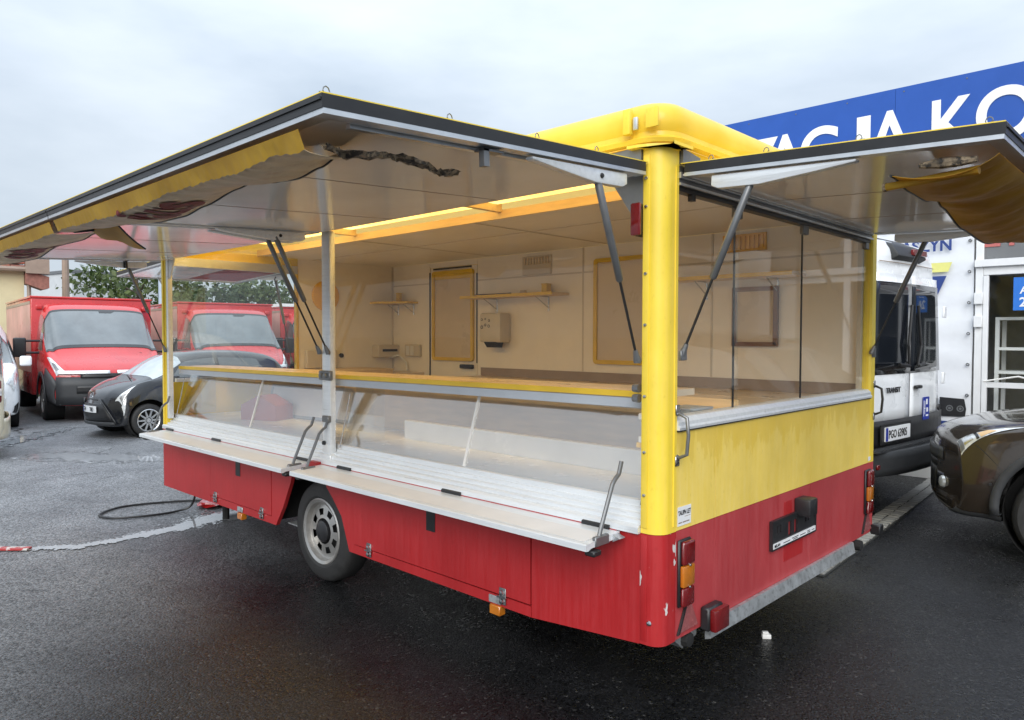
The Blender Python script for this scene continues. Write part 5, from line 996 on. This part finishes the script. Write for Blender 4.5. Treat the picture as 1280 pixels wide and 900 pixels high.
# tarpaulin with ripples and eyelets
trp = []
for i in range(41):
    x = -3.2 + 2.885*i/40; trp.append([S2(x, YF - .02 + .012*math.sin(5*x+2*z) + .008*math.sin(11*x-3.7*z) + .005*math.sin(19*z+4*x), z) for z in [.35 + 2.95*j/36 for j in range(37)]])
tarp = MB().grid(trp, .002).build('tarpaulin', m_tarp, sh_, smooth=True)
for k in range(9): MB().lathe([(.006, .004), (.012, .008), (.018, .004), (.018, -.004)], frame((1,0,0), (0,0,1), S2(-.348, YF-.045, .62+k*.325)), 12).build('eyelet', m_strut, tarp)
yo = YF-.055
text('banner_lettering', 'MASZYN', .175, frame((1,0,0), (0,0,1), S2(-1.13, yo, 2.485)), m_navyprint, tarp, .001, .03, xs=.90); text('banner_lettering', 'SPRZEDA\u017b', .175, frame((1,0,0), (0,0,1), S2(-2.35, yo, 2.74)), m_navyprint, tarp, .001, .03, xs=1.0) if False else text('banner_lettering', 'W', .16, frame((1,0,0), (0,0,1), S2(-1.30, yo, 2.73)), m_navyprint, tarp, .001, .03)
MB().prism([(-.86+4, 2.355), (-.508+4, 2.355), (-.544+4, 2.255), (-.83+4, 2.255)], 'y', yo-YF-.001, yo-YF).build('yellow_mark', m_yelprint, tarp); MB().prism([(-.80+4, 2.212), (-.558+4, 2.212), (-.645+4, 2.0), (-.72+4, 2.0)], 'y', yo-YF-.001, yo-YF).build('blue_mark', m_navyprint, tarp)
wp = MB().prism([(-.60+4, .915), (-.37+4, .905), (-.35+4, .80), (-.36+4, .72), (-.60+4, .71)], 'y', yo-YF-.001, yo-YF).build('printed_wheels', m_txtb, tarp)
for x in (-.505, -.405):
    MB().lathe([(.022, .0), (.034, .0), (.034, .0012), (.022, .0012)], frame((1,0,0), (0,0,1), S2(x, yo-.0012, .80)), 18).build('printed_rim', m_strut, wp); MB().lathe([(0, .0012), (.014, .0012), (.014, 0)], frame((1,0,0), (0,0,1), S2(x, yo-.0012, .80)), 12).build('printed_hub', m_strut, wp)
fb('blue_band', m_navyprint, tarp, -2.5, -.33, yo-.001, yo, .42, .66)
# roof sign
sg = thing('roof_sign', 'long blue fascia sign with large white letters above the workshop', 'sign', (-4, YF-.06, 3.3))
for (a, b) in ((-11, -7), (-6.997, -4.0), (-3.997, -1.087), (-1.084, 2.4), (2.403, 6)): bx('sign_sheet', m_signblue, sg, a+4, b+4, -.03, .05, .0, 1.0)
for i in range(28):
    x = -10.6 + i*.6; 
    for z in (.05, .95): MB().lathe([(0, .004), (.007, .003), (.009, 0)], frame((1,0,0), (0,0,1), (x+4, -.031, z)), 6).build('rivet', m_strut, sg)
LT = [('Z', -2.60, 4.025, .36), ('A', -2.322, 4.03, .46), ('C', -1.915, 4.045, .44), ('J', -1.49, 4.06, .30), ('A', -1.135, 4.07, .46), ('K', -.52, 4.08, .40), ('O', -.05, 4.095, .52)]
for ch, x, zt, wd in LT:
    o = text('sign_letter', ch, .74, frame((1,0,0), (0,0,1), (0, 0, 0)), m_txtw, sg, .004, .019, res=10)
    xs_ = [v.co.x for v in o.data.vertices]; zs_ = [v.co.z for v in o.data.vertices]; k = wd/(max(xs_)-min(xs_)); c = (max(xs_)+min(xs_))/2; top = max(zs_)
    for v in o.data.vertices: v.co.x = (v.co.x-c)*k + x + 4; v.co.y = v.co.y - .036; v.co.z = v.co.z - top + zt - 3.3

# ------------------------------------------------------------------ left background
hs = thing('house', 'cream rendered house with red tiled roof behind the yard fence', 'house', (-24.2, .9, 0), R(-8))
m_render = pm('cream_render', (.66, .58, .36), .8, 0, .08, 2, bump=.15); m_tile = pm('red_roof_tile', (.36, .11, .07), .6, 0, .2, 12); m_tile2 = pm('weathered_tile', (.28, .12, .09), .7, 0, .3, 12)
bx('wall', m_render, hs, -6, 2.2, -9, 2.2, 0, 3.35); MB().prism([(-9.3, 3.30), (2.5, 3.30), (-3.4, 6.0)], 'x', -6.2, 2.05).build('roof', m_tile2, hs)
for r_ in range(4):
    for k in range(34): 
        t = r_*.16; o = bx('roof_tile', m_tile if (r_+k) % 3 else m_tile2, hs, 2.06+(-.0)-.02, 2.42-.0, -9+k*.33, -8.69+k*.33, 3.36+r_*.12, 3.44+r_*.12) 
MB().tube([(2.45, -9.2, 3.33), (2.45, 2.5, 3.33)], .07, 8).build('gutter', m_upst, hs); MB().tube([(2.45, 2.3, 3.3), (2.30, 2.3, 3.0), (2.28, 2.3, 0)], .05, 8).build('downpipe', m_upst, hs); bx('eave_box', m_upst, hs, 2.2, 2.6, 2.21, 2.75, 3.22, 3.75); MB().prism([(2.21, 3.30), (2.75, 3.15), (2.75, 2.85), (2.60, 2.80), (2.21, 2.95)], 'x', 1.9, 2.5).build('porch_roof', m_tile2, hs)
bx('window', m_cglass, hs, 2.21, 2.24, -4.2, -3.0, 1.1, 2.5)
gb = thing('flat_building', 'distant pale grey flat roofed hall behind the trucks', 'building', (-62, 16.5, 0), R(10)); m_gw = pm('grey_cladding', (.50, .52, .53), .6, 0, .06, 2)
bx('wall', m_gw, gb, -6, 6, -4.5, 4.5, 0, 5.9); bx('parapet', m_alu_d, gb, -6.1, 6.1, -4.6, 4.6, 5.901, 6.1)
for k in range(4): bx('window', m_cglass, gb, 6.0005, 6.05, -3.8+k*2, -2.6+k*2, 2.5, 3.8)
lp = thing('utility_pole', 'plain grey pole rising behind the red truck and under the canopy flap', 'pole', (-23.9, 4.35, 0)); MB().tube([(0, 0, 0), (0, 0, 3), (0, 0, 4.4)], [.11, .10, .09], 10).build('pole', m_upst, lp, smooth=True); bx('cap', m_strut, lp, -.12, .12, -.12, .12, 4.4, 4.5, .02)
lp2 = thing('flag_pole', 'pale blue post standing in front of the leafy tree', 'post', (-26.2, 8.05, 0)); MB().tube([(0, 0, 0), (0, 0, 3.7)], .11, 10).build('pole', pm('pale_blue_paint', (.40, .48, .58), .5), lp2); MB().lathe([(0, .05), (.10, .03), (.13, 0)], Matrix.Translation((0, 0, 3.7)), 10).build('cap', m_strut, lp2)
# iron fence
fn = thing('iron_fence', 'dark iron bar fence between the yard and the cream house', 'fence', (-20.6, -2.5, 0), R(0)); m_iron = pm('brown_iron', (.05, .035, .03), .6, 0, .2, 10)
bar = MB().tube([(0, 0, .12), (0, 0, 1.72), (0, 0, 1.80)], [.011, .011, .002], 6).mesh('bar', m_iron, True); pst = MB().box(-.03, .03, -.03, .03, 0, 1.88).mesh('post', m_iron)
for k in range(75):
    o = link('post' if k % 15 == 0 else 'bar', pst if k % 15 == 0 else bar, fn); o.location = (0, k*.15-1.5, 0)
for z in (.25, 1.45): bx('rail', m_iron, fn, -.014, .014, -1.6, 9.7, z, z+.04)
bx('plinth', m_paver, fn, -.08, .08, -1.6, 9.7, 0, .11)
# trees
def leaf_material(name, c1, c2):
    m, n, l, b = nodes(name); oi = n.new('ShaderNodeNewGeometry'); cr = n.new('ShaderNodeValToRGB'); cr.color_ramp.elements[0].color = c1 + (1,); cr.color_ramp.elements[1].color = c2 + (1,)
    l.new(oi.outputs['Random Per Island'], cr.inputs[0]); l.new(cr.outputs[0], b.inputs['Base Color']); b.inputs['Roughness'].default_value = .5
    tb = n.new('ShaderNodeBsdfTranslucent'); l.new(cr.outputs[0], tb.inputs[0]); mx = n.new('ShaderNodeMixShader'); mx.inputs[0].default_value = .3; l.new(b.outputs[0], mx.inputs[1]); l.new(tb.outputs[0], mx.inputs[2]); l.new(mx.outputs[0], n['Material Output'].inputs[0])
    return m
m_leafA = leaf_material('leaf_green', (.035, .065, .018), (.12, .16, .045)); m_leafB = leaf_material('leaf_dark', (.025, .05, .018), (.08, .12, .04)); m_bark = pm('bark', (.09, .07, .055), .85, 0, .3, 8, bump=.5, bscale=20)
def tree(loc, h, cr_, nleaf, ls, label, mat, seed, cz=.62, group='trees beyond the yard'):
    r = random.Random(seed); t = thing('leafy_tree', label, 'tree', loc, 0, group)
    mb = MB(); mb.tube([(0, 0, 0), (.1, .05, h*.3), (.0, .1, h*.6), (.1, 0, h*.9)], [.03*h, .024*h, .015*h, .004*h], 8); tips = []
    for k in range(13):
        z = h*r.uniform(.28, .75); a = r.uniform(0, 6.28); rr = cr_*r.uniform(.55, .95); e = Vector((rr*math.cos(a), rr*math.sin(a), z + h*r.uniform(.05, .22)))
        mb.tube([(0, .05, z), (e.x*.5, e.y*.5, (z+e.z)/2+.1), e], [.010*h, .006*h, .002*h], 6); tips.append(e)
    mb.build('trunk', m_bark, t, smooth=True)
    cl = []
    for k in range(58):
        while True:
            p = Vector((r.uniform(-1, 1), r.uniform(-1, 1), r.uniform(-1, 1)))
            if .25 < p.length < 1: break
        cl.append((Vector((p.x*cr_, p.y*cr_, h*cz + p.z*h*.36)), r.uniform(.13, .27)*cr_))
    cl += [(e, .22*cr_) for e in tips]
    mb = MB(); bm = mb.bm
    for k in range(nleaf):
        c, rad = cl[r.randrange(len(cl))]
        d = Vector((r.gauss(0, 1), r.gauss(0, 1), r.gauss(0, .8))).normalized() * rad * r.uniform(.35, 1.15)**.7
        p = c + d; n = (d.normalized()*.6 + Vector((r.uniform(-1, 1), r.uniform(-1, 1), r.uniform(-.4, 1)))).normalized(); a = n.orthogonal().normalized(); a = (Matrix.Rotation(r.uniform(0, 6.28), 3, n) @ a); b = n.cross(a); s = ls*r.uniform(.6, 1.35)
        bm.faces.new([bm.verts.new(p + q) for q in (a*s, b*s*.55, -a*s, -b*s*.55)])
    mb.build('crown', mat, t, recalc=False)
    return t
tree((-31.5, 9.0, 0), 5.0, 2.5, 3300, .12, 'spreading green tree rising between lamp pole and trailer post', m_leafA, 1)
for k, (x, y, h, c, mt) in enumerate(((-38, 14.8, 4.6, 2.6, m_leafB), (-39, 19.0, 5.0, 2.8, m_leafA), (-37, 22.8, 4.4, 2.5, m_leafB), (-40, 27.0, 5.0, 2.9, m_leafA), (-41, 31.5, 4.6, 2.8, m_leafB))):
    tree((x, y, 0), h, c, 3200, .16, ['dark bushy tree behind the red truck nearest the lone leafy tree', 'tall pale green tree above the second red truck', 'low dark tree over the gap between two red trucks', 'pale bushy tree above the half hidden red truck', 'dark tree at the end of the row behind the trailer'][k], mt, 30+k)
m_grass = leaf_material('weed_green', (.03, .06, .015), (.10, .14, .04)); r = random.Random(5); mb = MB()
for k in range(900):
    p = Vector((-20.4 + r.uniform(-.25, .3), r.uniform(-4, 7), 0)); a = r.uniform(0, 6.28); h = r.uniform(.06, .32); w = Vector((math.cos(a), math.sin(a), 0))*.012; ln = Vector((r.uniform(-.1, .1), r.uniform(-.1, .1), h))
    mb.bm.faces.new([mb.bm.verts.new(q) for q in (p-w, p+w, p+ln)])
struct(tag(mb.build('weeds', m_grass, None, recalc=False), 'green weeds growing along the foot of the iron fence', 'weeds'), 'stuff')

# ------------------------------------------------------------------ small things on the ground
def smooth(pts, n=6):
    P = [Vector(p) for p in pts]; out = []
    for i in range(len(P)-1):
        for k in range(n): out.append(cr1(P[max(i-1, 0)], P[i], P[i+1], P[min(i+2, len(P)-1)], k/n))
    return out + [P[-1]]
tag(MB().tube(smooth([(-4.89, .30, .34), (-4.93, .28, .18), (-4.98, .25, .05), (-5.02, .15, .016), (-5.02, .0, .014), (-5.07, -.18, .014), (-5.16, -.33, .014), (-5.33, -.38, .014), (-5.48, -.27, .014), (-5.55, -.10, .014), (-5.5, .13, .014), (-5.39, .36, .014), (-5.25, .55, .014), (-5.1, .80, .014), (-5.0, 1.3, .014)]), .010, 7).build('power_cable', m_black, None, smooth=True), 'thin black cable looped on the wet asphalt under the trailer front', 'cable')
def crumple(name, loc, sx, sy, sz, mat, label, cat, seed, rz=0):
    r = random.Random(seed); mb = MB(); n, m = 10, 7
    for i in range(m+1):
        pass
    V = []
    for i in range(m+1):
        th = math.pi*i/m
        V.append([mb.bm.verts.new((sx*math.sin(th)*math.cos(2*math.pi*k/n)*r.uniform(.7, 1.2), sy*math.sin(th)*math.sin(2*math.pi*k/n)*r.uniform(.7, 1.2), sz*(1+math.cos(th))*.5*r.uniform(.85, 1.1))) for k in range(n)])
    for a, b in zip(V[:-1], V[1:]):
        for k in range(n): mb.bm.faces.new((a[k], a[(k+1) % n], b[(k+1) % n], b[k]))
    bmesh.ops.remove_doubles(mb.bm, verts=mb.bm.verts, dist=.001)
    o = tag(mb.build(name, mat), label, cat); o.location = loc; o.rotation_euler = (0, 0, rz); return o
crumple('plastic_bag', (-5.05, .50, .0), .13, .17, .075, m_truck, 'crushed red plastic bag lying under the trailer front', 'bag', 4, .4)
crumple('wood_block', (-4.55, .62, .0), .10, .05, .05, m_dark, 'small dark block lying in the puddle under the trailer', 'block', 6)
pc = tag(MB().box(-.028, .028, -.018, .018, 0, .028).box(-.026, .012, -.016, .012, .0281, .045).build('foam_chunk', m_white, None, bevel=.003), 'small white foam chunk lying on the dark asphalt behind the trailer', 'litter'); pc.scale = (.8, .8, .8); pc.location = (-.105, 1.175, 0); pc.rotation_euler = (0, 0, .7)
tag(MB().box(-.30, .0, -.03, .03, 0, .012).box(-.62, -.34, -.028, .032, 0, .010).build('plastic_strip', pm('red_white_strip', (.42, .05, .05), .4, 0, .1, 4, col2=(.6, .58, .55), c2pos=(.5, .52)), None), 'red and white plastic strip lying at the end of the puddle', 'litter')
bpy.data.objects['plastic_strip'].location = (-4.64, -1.05, .006); bpy.data.objects['plastic_strip'].rotation_euler = (0, 0, R(45))
